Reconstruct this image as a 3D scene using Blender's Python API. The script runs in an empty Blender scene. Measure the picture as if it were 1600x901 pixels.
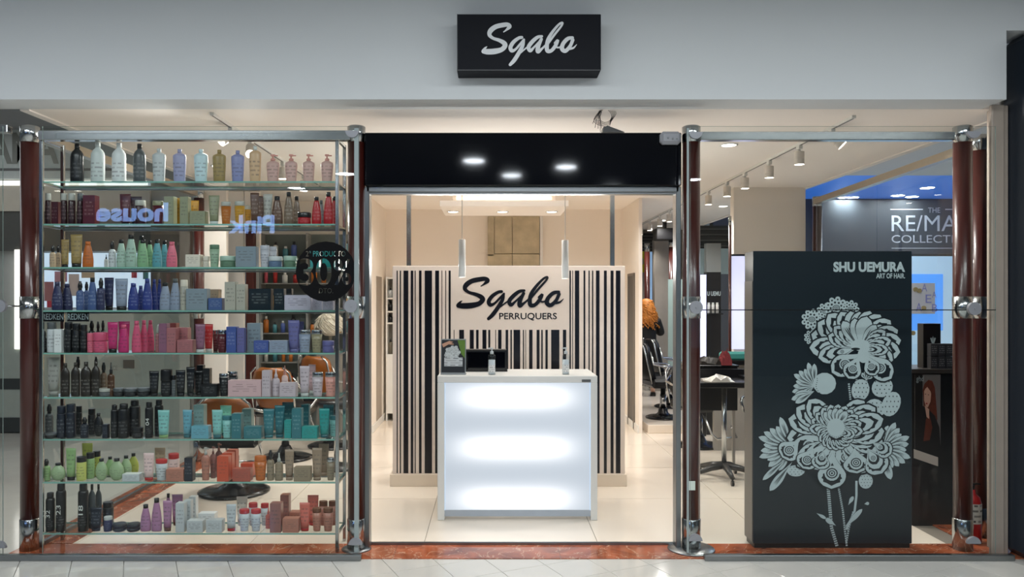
import bpy, bmesh, math, random
from mathutils import Vector, Matrix, noise
random.seed(7)
scn = bpy.context.scene
COL = scn.collection
PI = math.pi

# ------------------------------------------------------------ camera, world, lights, exposure
cam_d = bpy.data.cameras.new('camera'); cam = bpy.data.objects.new('camera', cam_d); COL.objects.link(cam)
cam.location = (0, 0, 1.6); cam.rotation_euler = (PI/2, 0, 0)
cam_d.sensor_width = 36; cam_d.lens = 27
cam_d.shift_x = 30/1600; cam_d.shift_y = 17.5/1600
cam_d.clip_start = .05; cam_d.clip_end = 100
scn.camera = cam
w = bpy.data.worlds.new('world'); scn.world = w; w.use_nodes = True
w.node_tree.nodes['Background'].inputs[0].default_value = (.75, .88, 1, 1)
w.node_tree.nodes['Background'].inputs[1].default_value = .12
scn.view_settings.view_transform = 'Standard'; scn.view_settings.look = 'None'
scn.view_settings.exposure = 0.0; scn.view_settings.gamma = 1.0
scn.view_settings.use_curve_mapping = False
try:
    scn.cycles.use_denoising = True
    scn.cycles.transparent_max_bounces = 32
    scn.cycles.max_bounces = 10
    scn.cycles.diffuse_bounces = 8
    scn.cycles.sample_clamp_indirect = 6
except Exception:
    pass

CEIL = 2.82          # shop ceiling height
MALL = 3.65          # mall ceiling height

def area(name, loc, size, power, color, rot=(0, 0, 0)):
    d = bpy.data.lights.new(name, 'AREA'); d.shape = 'RECTANGLE'; d.size, d.size_y = size
    d.energy = power; d.color = color
    o = bpy.data.objects.new(name, d); COL.objects.link(o); o.location = loc; o.rotation_euler = rot
    return o
COOL = (.93, .98, 1)
for x in (-3.2, .2, 3.4):
    area('mall_ceiling_lamp', (x, 2.1, MALL-.03), (2.4, .9), 86, COOL)
area('mall_ceiling_lamp', (-6.2, 7.0, MALL-.03), (1.6, 3.5), 24, COOL)
area('mall_ceiling_lamp', (5.6, 8.6, 3.16), (1.4, 2.2), 45, (.8, .9, 1))

# ------------------------------------------------------------ helpers
def lin(c):
    return tuple(((v/255)/12.92 if v/255 <= .04045 else ((v/255+.055)/1.055)**2.4) for v in c[:3])
MATS = {}
def mat(key, rgb=(200, 200, 200), rough=.5, metal=0, var=.06, scale=12, emit=0, spec=.5, coat=0, bump=0, sss=0):
    if key in MATS: return MATS[key]
    m = bpy.data.materials.new(key); m.use_nodes = True; nt = m.node_tree; b = nt.nodes['Principled BSDF']
    c = lin(rgb)
    tc = nt.nodes.new('ShaderNodeTexCoord'); nz = nt.nodes.new('ShaderNodeTexNoise')
    nz.inputs['Scale'].default_value = scale; nz.inputs['Detail'].default_value = 3
    nt.links.new(tc.outputs['Object'], nz.inputs['Vector'])
    mx = nt.nodes.new('ShaderNodeMix'); mx.data_type = 'RGBA'
    mx.inputs[6].default_value = (*[v*(1-var) for v in c], 1); mx.inputs[7].default_value = (*[min(1, v*(1+var)) for v in c], 1)
    nt.links.new(nz.outputs['Fac'], mx.inputs[0]); nt.links.new(mx.outputs[2], b.inputs['Base Color'])
    b.inputs['Roughness'].default_value = rough; b.inputs['Metallic'].default_value = metal
    b.inputs['Specular IOR Level'].default_value = spec; b.inputs['Coat Weight'].default_value = coat
    if emit:
        b.inputs['Emission Color'].default_value = (*c, 1); b.inputs['Emission Strength'].default_value = emit
    if bump:
        bp = nt.nodes.new('ShaderNodeBump'); bp.inputs['Strength'].default_value = bump
        nt.links.new(nz.outputs['Fac'], bp.inputs['Height']); nt.links.new(bp.outputs[0], b.inputs['Normal'])
    MATS[key] = m
    return m
def rgbm(rgb, rough=.35, metal=0, **k):
    return mat('paint_%d_%d_%d_%d_%d' % (*rgb, int(rough*100), int(metal*10)), rgb, rough, metal, **k)

def glass_mat(key, tint=(.97, .985, .98), ior=1.45, rough=0.0):
    if key in MATS: return MATS[key]
    m = bpy.data.materials.new(key); m.use_nodes = True; nt = m.node_tree; nt.nodes.remove(nt.nodes['Principled BSDF'])
    out = nt.nodes['Material Output']
    tr = nt.nodes.new('ShaderNodeBsdfTransparent'); tr.inputs[0].default_value = (*tint, 1)
    gl = nt.nodes.new('ShaderNodeBsdfGlossy'); gl.inputs['Roughness'].default_value = rough
    fr = nt.nodes.new('ShaderNodeFresnel'); fr.inputs[0].default_value = ior
    ge = nt.nodes.new('ShaderNodeNewGeometry')
    inv = nt.nodes.new('ShaderNodeMath'); inv.operation = 'SUBTRACT'; inv.inputs[0].default_value = 1
    nt.links.new(ge.outputs['Backfacing'], inv.inputs[1])
    mu = nt.nodes.new('ShaderNodeMath'); mu.operation = 'MULTIPLY'
    nt.links.new(fr.outputs[0], mu.inputs[0]); nt.links.new(inv.outputs[0], mu.inputs[1])
    mx = nt.nodes.new('ShaderNodeMixShader'); nt.links.new(mu.outputs[0], mx.inputs[0])
    nt.links.new(tr.outputs[0], mx.inputs[1]); nt.links.new(gl.outputs[0], mx.inputs[2])
    nt.links.new(mx.outputs[0], out.inputs['Surface'])
    MATS[key] = m
    return m

def print_mat(body, ink, scale=5.0):
    """a plain wrapper colour with lines of small print made by a brick texture"""
    key = 'print_%d_%d_%d_%d_%d_%d' % (*body, *ink)
    if key in MATS: return MATS[key]
    m = bpy.data.materials.new(key); m.use_nodes = True; nt = m.node_tree; b = nt.nodes['Principled BSDF']
    tc = nt.nodes.new('ShaderNodeTexCoord'); sp = nt.nodes.new('ShaderNodeSeparateXYZ'); cb = nt.nodes.new('ShaderNodeCombineXYZ')
    nt.links.new(tc.outputs['Generated'], sp.inputs[0]); oi = nt.nodes.new('ShaderNodeObjectInfo'); ad = nt.nodes.new('ShaderNodeMath'); ad.operation = 'MULTIPLY_ADD'; ad.inputs[1].default_value = 7
    nt.links.new(oi.outputs['Random'], ad.inputs[0]); nt.links.new(sp.outputs[0], ad.inputs[2])
    nt.links.new(ad.outputs[0], cb.inputs[0]); nt.links.new(sp.outputs[2], cb.inputs[1])
    br = nt.nodes.new('ShaderNodeTexBrick'); br.inputs['Scale'].default_value = 1
    br.inputs['Brick Width'].default_value = .72; br.inputs['Row Height'].default_value = .26; br.inputs['Mortar Size'].default_value = .085
    br.inputs['Mortar Smooth'].default_value = .1
    br.offset = .35; br.squash = .6; br.squash_frequency = 3
    cb2, ck = lin(body), lin(ink)
    br.inputs['Color1'].default_value = (*ck, 1); br.inputs['Color2'].default_value = (*[.55*a+.45*b_ for a, b_ in zip(cb2, ck)], 1)
    br.inputs['Mortar'].default_value = (*cb2, 1)
    nt.links.new(cb.outputs[0], br.inputs['Vector']); nt.links.new(br.outputs['Color'], b.inputs['Base Color'])
    b.inputs['Roughness'].default_value = .4
    MATS[key] = m
    return m

class MB:
    def __init__(s): s.v, s.f, s.m, s.sm = [], [], [], []
    def add(s, vs, fs, mi=0, smooth=False):
        n = len(s.v); s.v += [tuple(v) for v in vs]
        for f in fs: s.f.append([i+n for i in f]); s.m.append(mi); s.sm.append(smooth)
        return s
    def box(s, x0, x1, y0, y1, z0, z1, mi=0):
        vs = [(x, y, z) for z in (z0, z1) for y in (y0, y1) for x in (x0, x1)]
        return s.add(vs, [(0, 2, 3, 1), (4, 5, 7, 6), (0, 1, 5, 4), (2, 6, 7, 3), (0, 4, 6, 2), (1, 3, 7, 5)], mi)
    def bbox(s, x0, x1, y0, y1, z0, z1, b=.003, mi=0):
        """box with chamfered edges"""
        bm = bmesh.new(); bmesh.ops.create_cube(bm, size=1)
        for v in bm.verts:
            v.co = Vector(((x0+x1)/2+v.co.x*(x1-x0), (y0+y1)/2+v.co.y*(y1-y0), (z0+z1)/2+v.co.z*(z1-z0)))
        bmesh.ops.bevel(bm, geom=bm.edges[:], offset=b, segments=1, affect='EDGES')
        bm.verts.index_update()
        s.add([v.co[:] for v in bm.verts], [[v.index for v in f.verts] for f in bm.faces], mi); bm.free()
        return s
    def lathe(s, cx, cy, prof, seg=16, dy=1, mi=0, smooth=True, a0=0, a1=2*PI, close=True):
        full = abs(a1-a0-2*PI) < 1e-6
        n = seg if full else seg+1
        vs = []
        for r, z in prof:
            for k in range(n):
                a = a0+(a1-a0)*k/seg
                vs.append((cx+r*math.cos(a), cy+r*dy*math.sin(a), z))
        fs = []
        for i in range(len(prof)-1):
            for k in range(seg):
                k2 = (k+1) % n
                fs.append((i*n+k, i*n+k2, (i+1)*n+k2, (i+1)*n+k))
        s.add(vs, fs, mi, smooth)
        if full and close:
            b = len(s.v)-len(vs)
            s.f.append([b+k for k in range(n)][::-1]); s.m.append(mi); s.sm.append(False)
            t = b+(len(prof)-1)*n
            s.f.append([t+k for k in range(n)]); s.m.append(mi); s.sm.append(False)
        return s
    def tube(s, path, r, seg=8, mi=0, closed=False):
        P_ = [Vector(p) for p in path]; n = len(P_); rs = r if isinstance(r, (list, tuple)) else [r]*n
        vs = []; up0 = None
        for i, p in enumerate(P_):
            if closed: t = P_[(i+1) % n]-P_[i-1]
            else: t = P_[min(i+1, n-1)]-P_[max(i-1, 0)]
            t.normalize()
            if up0 is None: up0 = Vector((0, 0, 1)) if abs(t.z) < .9 else Vector((1, 0, 0))
            u = (up0-t*up0.dot(t)); u.normalize(); up0 = u; v = t.cross(u)
            for k in range(seg):
                a = 2*PI*k/seg; vs.append(p+u*(math.cos(a)*rs[i])+v*(math.sin(a)*rs[i]))
        fs = []
        for i in range(n if closed else n-1):
            j = (i+1) % n
            for k in range(seg):
                k2 = (k+1) % seg; fs.append((i*seg+k, i*seg+k2, j*seg+k2, j*seg+k))
        if not closed: fs += [tuple(range(seg))[::-1], tuple((n-1)*seg+k for k in range(seg))]
        return s.add(vs, fs, mi, True)
    def prism(s, poly, y0, y1, mi=0):
        """polygon in XZ extruded from y0 to y1"""
        n = len(poly)
        vs = [(x, y0, z) for x, z in poly]+[(x, y1, z) for x, z in poly]
        fs = [tuple(range(n)), tuple(range(2*n-1, n-1, -1))]+[(i, i+n, (i+1) % n+n, (i+1) % n) for i in range(n)]
        return s.add(vs, fs, mi)
    def disc(s, cx, cy, cz, r, t, axis='y', seg=24, mi=0):
        """short cylinder along an axis"""
        ring = [(r*math.cos(2*PI*k/seg), r*math.sin(2*PI*k/seg)) for k in range(seg)]
        vs = []
        for q in (-t/2, t/2):
            for a, b in ring:
                vs.append((cx+a, cy+q, cz+b) if axis == 'y' else (cx+q, cy+a, cz+b) if axis == 'x' else (cx+a, cy+b, cz+q))
        fs = [tuple(range(seg)), tuple(range(2*seg-1, seg-1, -1))]+[(i, i+seg, (i+1) % seg+seg, (i+1) % seg) for i in range(seg)]
        return s.add(vs, fs, mi)

def obj(name, mb, m, parent=None, fix=True):
    me = bpy.data.meshes.new(name); me.from_pydata(mb.v, [], mb.f)
    for k in (m if isinstance(m, (list, tuple)) else [m]): me.materials.append(k)
    me.polygons.foreach_set('material_index', mb.m); me.polygons.foreach_set('use_smooth', mb.sm)
    if fix:
        bm = bmesh.new(); bm.from_mesh(me); bmesh.ops.recalc_face_normals(bm, faces=bm.faces[:]); bm.to_mesh(me); bm.free()
    me.update()
    o = bpy.data.objects.new(name, me); COL.objects.link(o)
    if parent is not None: o.parent = parent
    return o
def tag(o, label=None, cat=None, group=None, kind=None):
    if label: o['label'] = label
    if cat: o['category'] = cat
    if group: o['group'] = group
    if kind: o['kind'] = kind
    return o
def thing(name, label, cat, loc=(0, 0, 0), rz=0, group=None):
    o = bpy.data.objects.new(name, None); COL.objects.link(o); o.empty_display_size = .1
    o.location = loc; o.rotation_euler = (0, 0, rz)
    return tag(o, label, cat, group)
def struct(name, mb, m, label=None, parent=None):
    o = obj(name, mb, m, parent)
    if parent is None: tag(o, label, kind='structure')
    return o

F = 1200.0
def X(px, D): return (px-770)/F*D
def Z(py, D): return 1.6-(py-468)/F*D

def text_mesh(name, body, x0, x1, z0, z1, y, m, parent=None, bold=0, mirror=False, turn=0, thick=0):
    """flat lettering that fills the rectangle x0..x1, z0..z1 on the plane y; turn=1 reads upwards"""
    c = bpy.data.curves.new('lettering', 'FONT'); c.body = body; c.size = 1; c.offset = bold; c.resolution_u = 4
    t = bpy.data.objects.new('lettering', c)
    src = t.to_mesh(); vs = [v.co.copy() for v in src.vertices]; fs = [list(p.vertices) for p in src.polygons]; t.to_mesh_clear()
    bpy.data.objects.remove(t); bpy.data.curves.remove(c)
    if turn: vs = [Vector((-v.y, v.x, 0)) for v in vs]
    ax, bx = min(v.x for v in vs), max(v.x for v in vs); az, bz = min(v.y for v in vs), max(v.y for v in vs)
    mb = MB()
    pts = []
    for v in vs:
        u = (v.x-ax)/(bx-ax); q = (v.y-az)/(bz-az)
        if mirror: u = 1-u
        pts.append((x0+u*(x1-x0), y, z0+q*(z1-z0)))
    mb.add(pts, fs)
    return obj(name, mb, m, parent, fix=False)

def ribbon(mb, pts, y, lift=0):
    """brush stroke in XZ: (x, z, width) control points, smooth, with round ends"""
    n = len(pts); out = []
    for i in range(n-1):
        p0, p1, p2, p3 = pts[max(i-1, 0)], pts[i], pts[i+1], pts[min(i+2, n-1)]
        for k in range(8):
            t = k/8
            out.append([.5*(2*b+(c-a)*t+(2*a-5*b+4*c-d)*t*t+(3*b-a-3*c+d)*t**3) for a, b, c, d in zip(p0, p1, p2, p3)])
    out.append(list(pts[-1]))
    L, R = [], []
    for i, (x, z, wd) in enumerate(out):
        a, b = out[max(i-1, 0)], out[min(i+1, len(out)-1)]
        tx, tz = b[0]-a[0], b[1]-a[1]; q = math.hypot(tx, tz) or 1
        nx, nz = -tz/q, tx/q; h = max(wd, 1e-5)/2
        yy = y-i*8e-6; L.append((x+nx*h, yy, z+nz*h)); R.append((x-nx*h, yy, z-nz*h))
    k = len(out)
    mb.add(L+R, [(i, i+1, k+i+1, k+i) for i in range(k-1)])
    for (x, z, wd), yy in ((out[0], y+4e-5), (out[-1], y-k*8e-6-4e-5)):
        c = [(x+wd/2*math.cos(2*PI*j/14), yy, z+wd/2*math.sin(2*PI*j/14)) for j in range(14)]
        mb.add(c, [tuple(range(14))])
SCRIPT = [
 [(448, 268, 10), (485, 243, 22), (522, 208, 44), (500, 186, 44), (450, 188, 48), (350, 208, 50), (282, 252, 52), (266, 300, 42), (310, 338, 32), (390, 362, 38), (450, 392, 48), (466, 425, 50), (420, 468, 50), (330, 488, 60), (240, 492, 58), (192, 488, 48)],
 [(190, 478, 36), (212, 450, 22), (234, 434, 6)],
 [(680, 330, 32), (640, 338, 34), (575, 382, 40), (536, 440, 42), (552, 480, 40), (600, 465, 26), (660, 405, 24), (708, 355, 24)],
 [(705, 360, 26), (690, 425, 38), (640, 510, 42), (582, 590, 42), (532, 638, 32)],
 [(640, 525, 14), (710, 470, 16), (770, 425, 14)],
 [(938, 318, 26), (880, 330, 36), (812, 382, 42), (768, 440, 42), (790, 480, 38), (840, 440, 22), (935, 350, 22)],
 [(932, 350, 32), (892, 430, 44), (888, 490, 44), (940, 458, 24), (1005, 400, 18)],
 [(1000, 425, 20), (1100, 300, 24), (1185, 205, 22), (1200, 166, 24), (1155, 185, 24), (1080, 262, 30), (1020, 350, 38), (1002, 425, 42), (1010, 482, 44), (1060, 480, 38), (1112, 425, 38), (1142, 365, 30), (1106, 395, 26)],
 [(1118, 438, 20), (1150, 446, 18), (1200, 430, 18)],
 [(1330, 335, 32), (1270, 346, 40), (1212, 400, 42), (1196, 458, 46), (1240, 484, 42), (1300, 430, 36), (1334, 360, 36)],
 [(1300, 460, 26), (1345, 448, 20), (1384, 412, 6)],
]
def script_word(name, x0, x1, z0, z1, y, m, parent, fat=1.0):
    mb = MB(); sx = (x1-x0)/(1385-165); sz = (z1-z0)/(655-155)
    for i, st in enumerate(SCRIPT):
        ribbon(mb, [(x0+(a-165)*sx, z1-(b-155)*sz, wd*.5*(sx+sz)*fat) for a, b, wd in st], y-.00023*i)
    return obj(name, mb, m, parent, fix=False)

# ------------------------------------------------------------ common materials
CHROME = mat('chrome', (182, 185, 186), .18, 1, var=.03)
STEEL = mat('brushed_steel', (150, 154, 156), .3, 1, var=.05)
WOODRED = mat('dark_red_lacquer', (66, 24, 19), .3, 0, var=.18, scale=5, coat=.3)
CREAM = mat('cream_plaster', (242, 234, 224), .65, var=.02, scale=3)
CEILM = mat('ceiling_paint', (250, 244, 237), .8, var=.02, scale=2)
WHITE = mat('white_lacquer', (226, 226, 222), .35, var=.02)
GREYWALL = mat('bulkhead_paint', (214, 218, 220), .7, var=.015, scale=2)
BLACKGLOSS = mat('black_gloss_panel', (4, 5, 11), .05, var=.05, spec=.45)
BLACKPL = mat('black_plastic', (14, 14, 16), .32, var=.05)
NAVYINK = mat('navy_black_vinyl', (9, 11, 22), .25, var=.04)
GLASS = glass_mat('clear_glass')
THIN = glass_mat('shelf_glass', (.95, .985, .975))
EDGE = mat('glass_edge', (120, 168, 156), .12, var=.2, scale=6)
EDGE2 = mat('pane_edge', (150, 170, 166), .15, var=.1, scale=6)
GREYTXT = mat('pale_grey_vinyl', (176, 190, 193), .5)
LAMP = mat('lamp_glow', (255, 246, 232), .4, emit=14)
LAMPC = mat('cool_lamp_glow', (240, 248, 255), .4, emit=62)
# ------------------------------------------------------------ the setting
MALLFLOOR = mat('mall_floor_tile', (206, 203, 196), .1, var=.06, scale=5)
SHOPFLOOR = mat('shop_floor_tile', (238, 226, 210), .2, var=.03, scale=2)
GROUT = mat('tile_joint', (128, 120, 110), .7)
def marble_mat():
    m = bpy.data.materials.new('red_marble'); m.use_nodes = True; nt = m.node_tree; b = nt.nodes['Principled BSDF']
    tc = nt.nodes.new('ShaderNodeTexCoord'); n1 = nt.nodes.new('ShaderNodeTexNoise'); n1.inputs['Scale'].default_value = 4; n1.inputs['Detail'].default_value = 8
    n1.inputs['Distortion'].default_value = 1.2
    r1 = nt.nodes.new('ShaderNodeValToRGB'); e = r1.color_ramp.elements
    e[0].position = .3; e[0].color = (*lin((120, 58, 34)), 1); e[1].position = .7; e[1].color = (*lin((190, 104, 68)), 1)
    n2 = nt.nodes.new('ShaderNodeTexNoise'); n2.inputs['Scale'].default_value = 3.2; n2.inputs['Detail'].default_value = 10; n2.inputs['Distortion'].default_value = 2.5
    r2 = nt.nodes.new('ShaderNodeValToRGB'); q = r2.color_ramp
    q.elements[0].position = .488; q.elements[0].color = (0, 0, 0, 1); q.elements[1].position = .5; q.elements[1].color = (.7, .7, .7, 1)
    x = q.elements.new(.512); x.color = (0, 0, 0, 1)
    mx = nt.nodes.new('ShaderNodeMix'); mx.data_type = 'RGBA'; mx.inputs[7].default_value = (*lin((226, 190, 160)), 1)
    for n in (n1, n2): nt.links.new(tc.outputs['Object'], n.inputs['Vector'])
    nt.links.new(n1.outputs['Fac'], r1.inputs[0]); nt.links.new(n2.outputs['Fac'], r2.inputs[0])
    nt.links.new(r1.outputs[0], mx.inputs[6]); nt.links.new(r2.outputs[0], mx.inputs[0]); nt.links.new(mx.outputs[2], b.inputs['Base Color'])
    b.inputs['Roughness'].default_value = .12
    return m
MARBLE = marble_mat()

# floors with single tiles
fl = struct('floor', MB().box(-12, 12, -8, 14, -.08, -.012), MALLFLOOR)
ca, sa = math.cos(math.radians(25.2)), math.sin(math.radians(25.2)); tw, td = .288, .270
tile_me = None
for i in range(-16, 30):
    for j in range(-4, 46):
        u, v = 1.974+(i+.5)*tw, 4.066+(j-20+.5)*td
        x, y = u*ca-v*sa, u*sa+v*ca
        if -3.9 < x < 4.2 and 3.7 < y < 4.86:
            if tile_me is None:
                o = obj('tile', MB().bbox(-tw/2+.0016, tw/2-.0016, -td/2+.0016, td/2-.0016, -.012, 0, .001), MALLFLOOR, fl); tile_me = o.data
            else:
                o = bpy.data.objects.new('tile', tile_me); COL.objects.link(o); o.parent = fl
            o.location = (x, y, -.001); o.rotation_euler = (0, 0, math.radians(25.2))
sf = struct('floor_shop', MB().box(-3.02, 3.5, 5.03, 14, -.012, -.004), GROUT)
sf.name = 'floor.001'
tile_me = None
for i in range(-3, 3):
    for j in range(8):
        x0, x1 = max(-3.0, -.452+i*1.143), min(3.48, -.452+(i+1)*1.143)
        if x1-x0 < .05: continue
        y0 = 5.035+j*1.143; y1 = y0+1.143
        obj('tile', MB().box(x0+.002, x1-.002, y0+.002, y1-.002, -.004, 0), SHOPFLOOR, sf)
tr = struct('trim_1', MB().box(-3.05, 3.45, 4.74, 5.03, -.011, -.002), GROUT)
xs = [-3.05, -2.2, -1.3, -.62, .42, 1.16, 2.0, 2.8, 3.45]
for a, b in zip(xs, xs[1:]): obj('slab', MB().box(a+.001, b-.001, 4.742, 5.028, -.002, .004), MARBLE, tr)
for a, b in ((5.03, 6.2), (6.2, 7.3), (7.3, 8.4)):
    obj('slab', MB().box(-3.04, -2.76, a+.001, b-.001, -.002, .006), MARBLE, tr)
    obj('slab', MB().box(3.12, 3.5, a+.001, b-.001, -.002, .006), MARBLE, tr)
struct('trim_2', MB().bbox(-6, X(566, 4.75), 4.70, 4.74, 0, .036, .004), STEEL)
struct('trim_3', MB().bbox(X(1098, 4.75), 3.2, 4.70, 4.74, 0, .036, .004), STEEL)
struct('trim_4', MB().box(X(572, 5), X(1062, 5), 5.0, 5.028, .004, .016).box(X(572, 5), X(1062, 5), 5.008, 5.02, .016, .02), STEEL)

# bulkhead, ceilings
struct('wall_front', MB().box(-7, 3.13, 4.68, 4.92, CEIL, MALL).box(3.13, 9, 4.68, 4.92, 3.24, MALL), GREYWALL)
struct('ceiling', MB().box(-2.97, 3.38, 4.92, 14, CEIL, CEIL+.12), CEILM)
struct('trim_5', MB().box(-3.03, -2.97, 4.92, 14, CEIL-.01, CEIL+.4).box(3.38, 3.44, 4.92, 14, CEIL-.01, CEIL+.4), CEILM)
struct('ceiling.001', MB().box(-12, 12, -8, 4.68, MALL, MALL+.1).box(-12, -3.03, 4.92, 14, MALL, MALL+.1), mat('mall_ceiling_grey', (132, 136, 140), .8))
struct('ceiling.002', MB().box(3.44, 12, 4.92, 9.9, 3.2, 3.3), GREYWALL)
BLUE = mat('bright_blue_paint', (60, 124, 226), .35, var=.05, scale=1, emit=.35)  # glow added to the blue ceiling in place of light falling on it
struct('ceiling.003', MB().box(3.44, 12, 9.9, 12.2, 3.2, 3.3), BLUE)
# dark clad column beside the shop
NAVYCOL = mat('dark_navy_cladding', (30, 40, 52), .4, var=.05)
cb = MB(); cb.bbox(3.24, 5.2, 4.05, 4.92, 0, 3.24, .05)
struct('column', cb, NAVYCOL)
struct('trim_6', MB().bbox(3.12, 3.2, 4.80, 4.835, .0, CEIL, .006).bbox(3.2, 3.238, 4.82, 4.98, .0, CEIL, .006), mat('beige_jamb', (168, 156, 144), .5))

# ------------------------------------------------------------ shopfront poles
def ztube(mb, x, y, r, z0, z1, seg=20): return mb.lathe(x, y, [(r, z0), (r, z1)], seg)
def pole(px, D, label, r=.056, ztop=None, two=True, group='dark red poles of the glass front'):
    x = X(px, D); zt = ztop or 2.70
    t = thing('shopfront_pole', label, 'pole', (x, D, .004), 0, group)
    obj('shaft', ztube(MB(), 0, 0, r, .19, zt-.09-.004), WOODRED, t)
    obj('top_cap', MB().lathe(0, 0, [(r+.002, zt-.1), (r+.002, zt), (r-.006, zt+.006)], 20), CHROME, t)
    obj('sleeve', ztube(MB(), 0, 0, r+.003, Z(498, D), Z(464, D)), CHROME, t)
    obj('foot', MB().lathe(0, 0, [(r+.004, 0), (r+.004, .195), (r, .2)], 20), CHROME, t)
    return t
pole(47, 4.92, 'dark red round pole with chrome ends at the outer end of the product window')
p2 = pole(557, 4.92, 'dark red pole between the product window and the shop entrance')
p3 = pole(1080, 4.92, 'dark red pole between the entrance and the flower display window')
obj('flange', MB().lathe(0, 0, [(.095, 0), (.09, .008), (.065, .014)], 28), STEEL, p2)
obj('flange', MB().lathe(0, 0, [(.15, 0), (.145, .008), (.07, .014)], 28), STEEL, p3)
obj('emergency_mark', MB().box(-.03, .01, -.061, -.058, Z(764, 4.9), Z(750, 4.9)), rgbm((222, 230, 222)), p3)
pole(1504, 4.92, 'dark red pole with half-round glass clamp beside the dark column')
pole(1531, 5.19, 'dark red pole set back behind the last pole beside the fire extinguisher')
pole(311, 7.6, 'dark red pole seen behind the glass product shelves at the side glass', r=.05)
pole(1277, 8.28, 'dark red pole at the far end of the side glass rail', r=.05)

# ------------------------------------------------------------ glass fronts
def halfdisc(mb, cx, y, cz, r, down=True, t=.02):
    s = -1 if down else 1
    poly = [(cx-r, cz), *[(cx-r*math.cos(PI*k/14), cz+s*r*math.sin(PI*k/14)) for k in range(1, 14)], (cx+r, cz)]
    return mb.prism(poly, y-t/2, y+t/2)
def pane_box(x0, x1, z0, z1, y0=4.75, y1=4.758): return MB().box(x0, x1, y0, y1, z0, z1)
def pane(parent, x0, x1, z0, z1):
    o = obj('pane', pane_box(x0, x1, z0, z1), [GLASS, EDGE2], parent)
    for p in o.data.polygons:
        if abs(p.normal.y) < .5: p.material_index = 1
    return o
def knob(parent, px, py, half=None):
    mb = MB(); x, z = X(px, 4.73), Z(py, 4.73)
    if half is None: mb.disc(x, 4.737, z, .04, .022); mb.disc(x, 4.724, z, .006, .006)
    else: halfdisc(mb, x, 4.737, z, .042, half)
    return obj('clamp', mb, mat('satin_clamp', (150, 152, 158), .45, .3), parent)
w1 = struct('window_1', MB().bbox(X(62, 4.85), X(548, 4.85), 4.83, 4.89, Z(220, 4.86), Z(205, 4.86), .004), CHROME)
pane(w1, X(66, 4.75), X(561, 4.75), .02, 2.672)
for a in ((550, 204, True), (548, 478, None), (555, 851, False)): knob(w1, *a)
w2 = struct('window_2', MB().bbox(X(1094, 4.85), X(1490, 4.85), 4.83, 4.89, Z(220, 4.86), Z(207, 4.86), .004), CHROME)
zj = Z(484, 4.75)
pane(w2, X(1079, 4.75), X(1556, 4.75), .02, zj-.003); pane(w2, X(1079, 4.75), X(1556, 4.75), zj+.003, 2.672)
obj('joint', MB().box(X(1092, 4.75), X(1556, 4.75), 4.749, 4.759, zj-.003, zj+.003), BLACKPL, w2)
for a in ((1087, 206, True), (1088, 480, None), (1087, 845, False), (1522, 205, True), (1523, 482, None), (1522, 849, False)): knob(w2, *a)
w5 = struct('window_5', MB().bbox(-7, X(14, 4.85), 4.83, 4.89, Z(208, 4.86), Z(196, 4.86), .004), CHROME)
pane(w5, -6.5, X(4, 4.75), .02, 2.672); knob(w5, -1, 478); knob(w5, -2, 856, False)
obj('rod', MB().tube([(X(0, 4.73), 4.745, Z(478, 4.74)), (X(36, 4.85), 4.85, Z(478, 4.85))], .006), CHROME, w5)
for (w_, a, b) in ((w1, 553.5, 560.5), (w2, 1073, 1076.5)):
    obj('edge_profile', MB().bbox(X(a, 4.745), X(b, 4.745), 4.742, 4.749, .037, 2.66, .001), mat('edge_profile_grey', (158, 170, 170), .3, .25), w_)
# side glass walls
def sideglass(name, pts, zt=2.62, nd=2):
    (xa, ya), (xb, yb) = pts
    mb = MB(); d = Vector((xb-xa, yb-ya, 0)); n = Vector((-d.y, d.x, 0)).normalized()
    def slab(z0, z1, t, f0=0, f1=1, m=None):
        a = Vector((xa, ya, 0))+d*f0; b = Vector((xa, ya, 0))+d*f1
        vs = [(*(p+n*s)[:2], z) for z in (z0, z1) for p in (a, b) for s in (-t, t)]
        return MB().add(vs, [(0, 1, 3, 2), (4, 6, 7, 5), (0, 4, 5, 1), (2, 3, 7, 6), (0, 2, 6, 4), (1, 5, 7, 3)])
    o = struct(name, slab(zt, zt+.06, .03), mat('rail_satin', (196, 186, 170), .3, .8))
    for k in range(nd):
        obj('pane', slab(.03, zt, .004, k/nd+.002, (k+1)/nd-.002), GLASS, o)
    obj('bottom_channel', slab(.006, .03, .015), STEEL, o)
    return o
sideglass('window_3', ((-2.93, 5.0), (-2.93, 8.0)))
sideglass('window_4', ((3.30, 5.28), (3.46, 8.22)))

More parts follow.
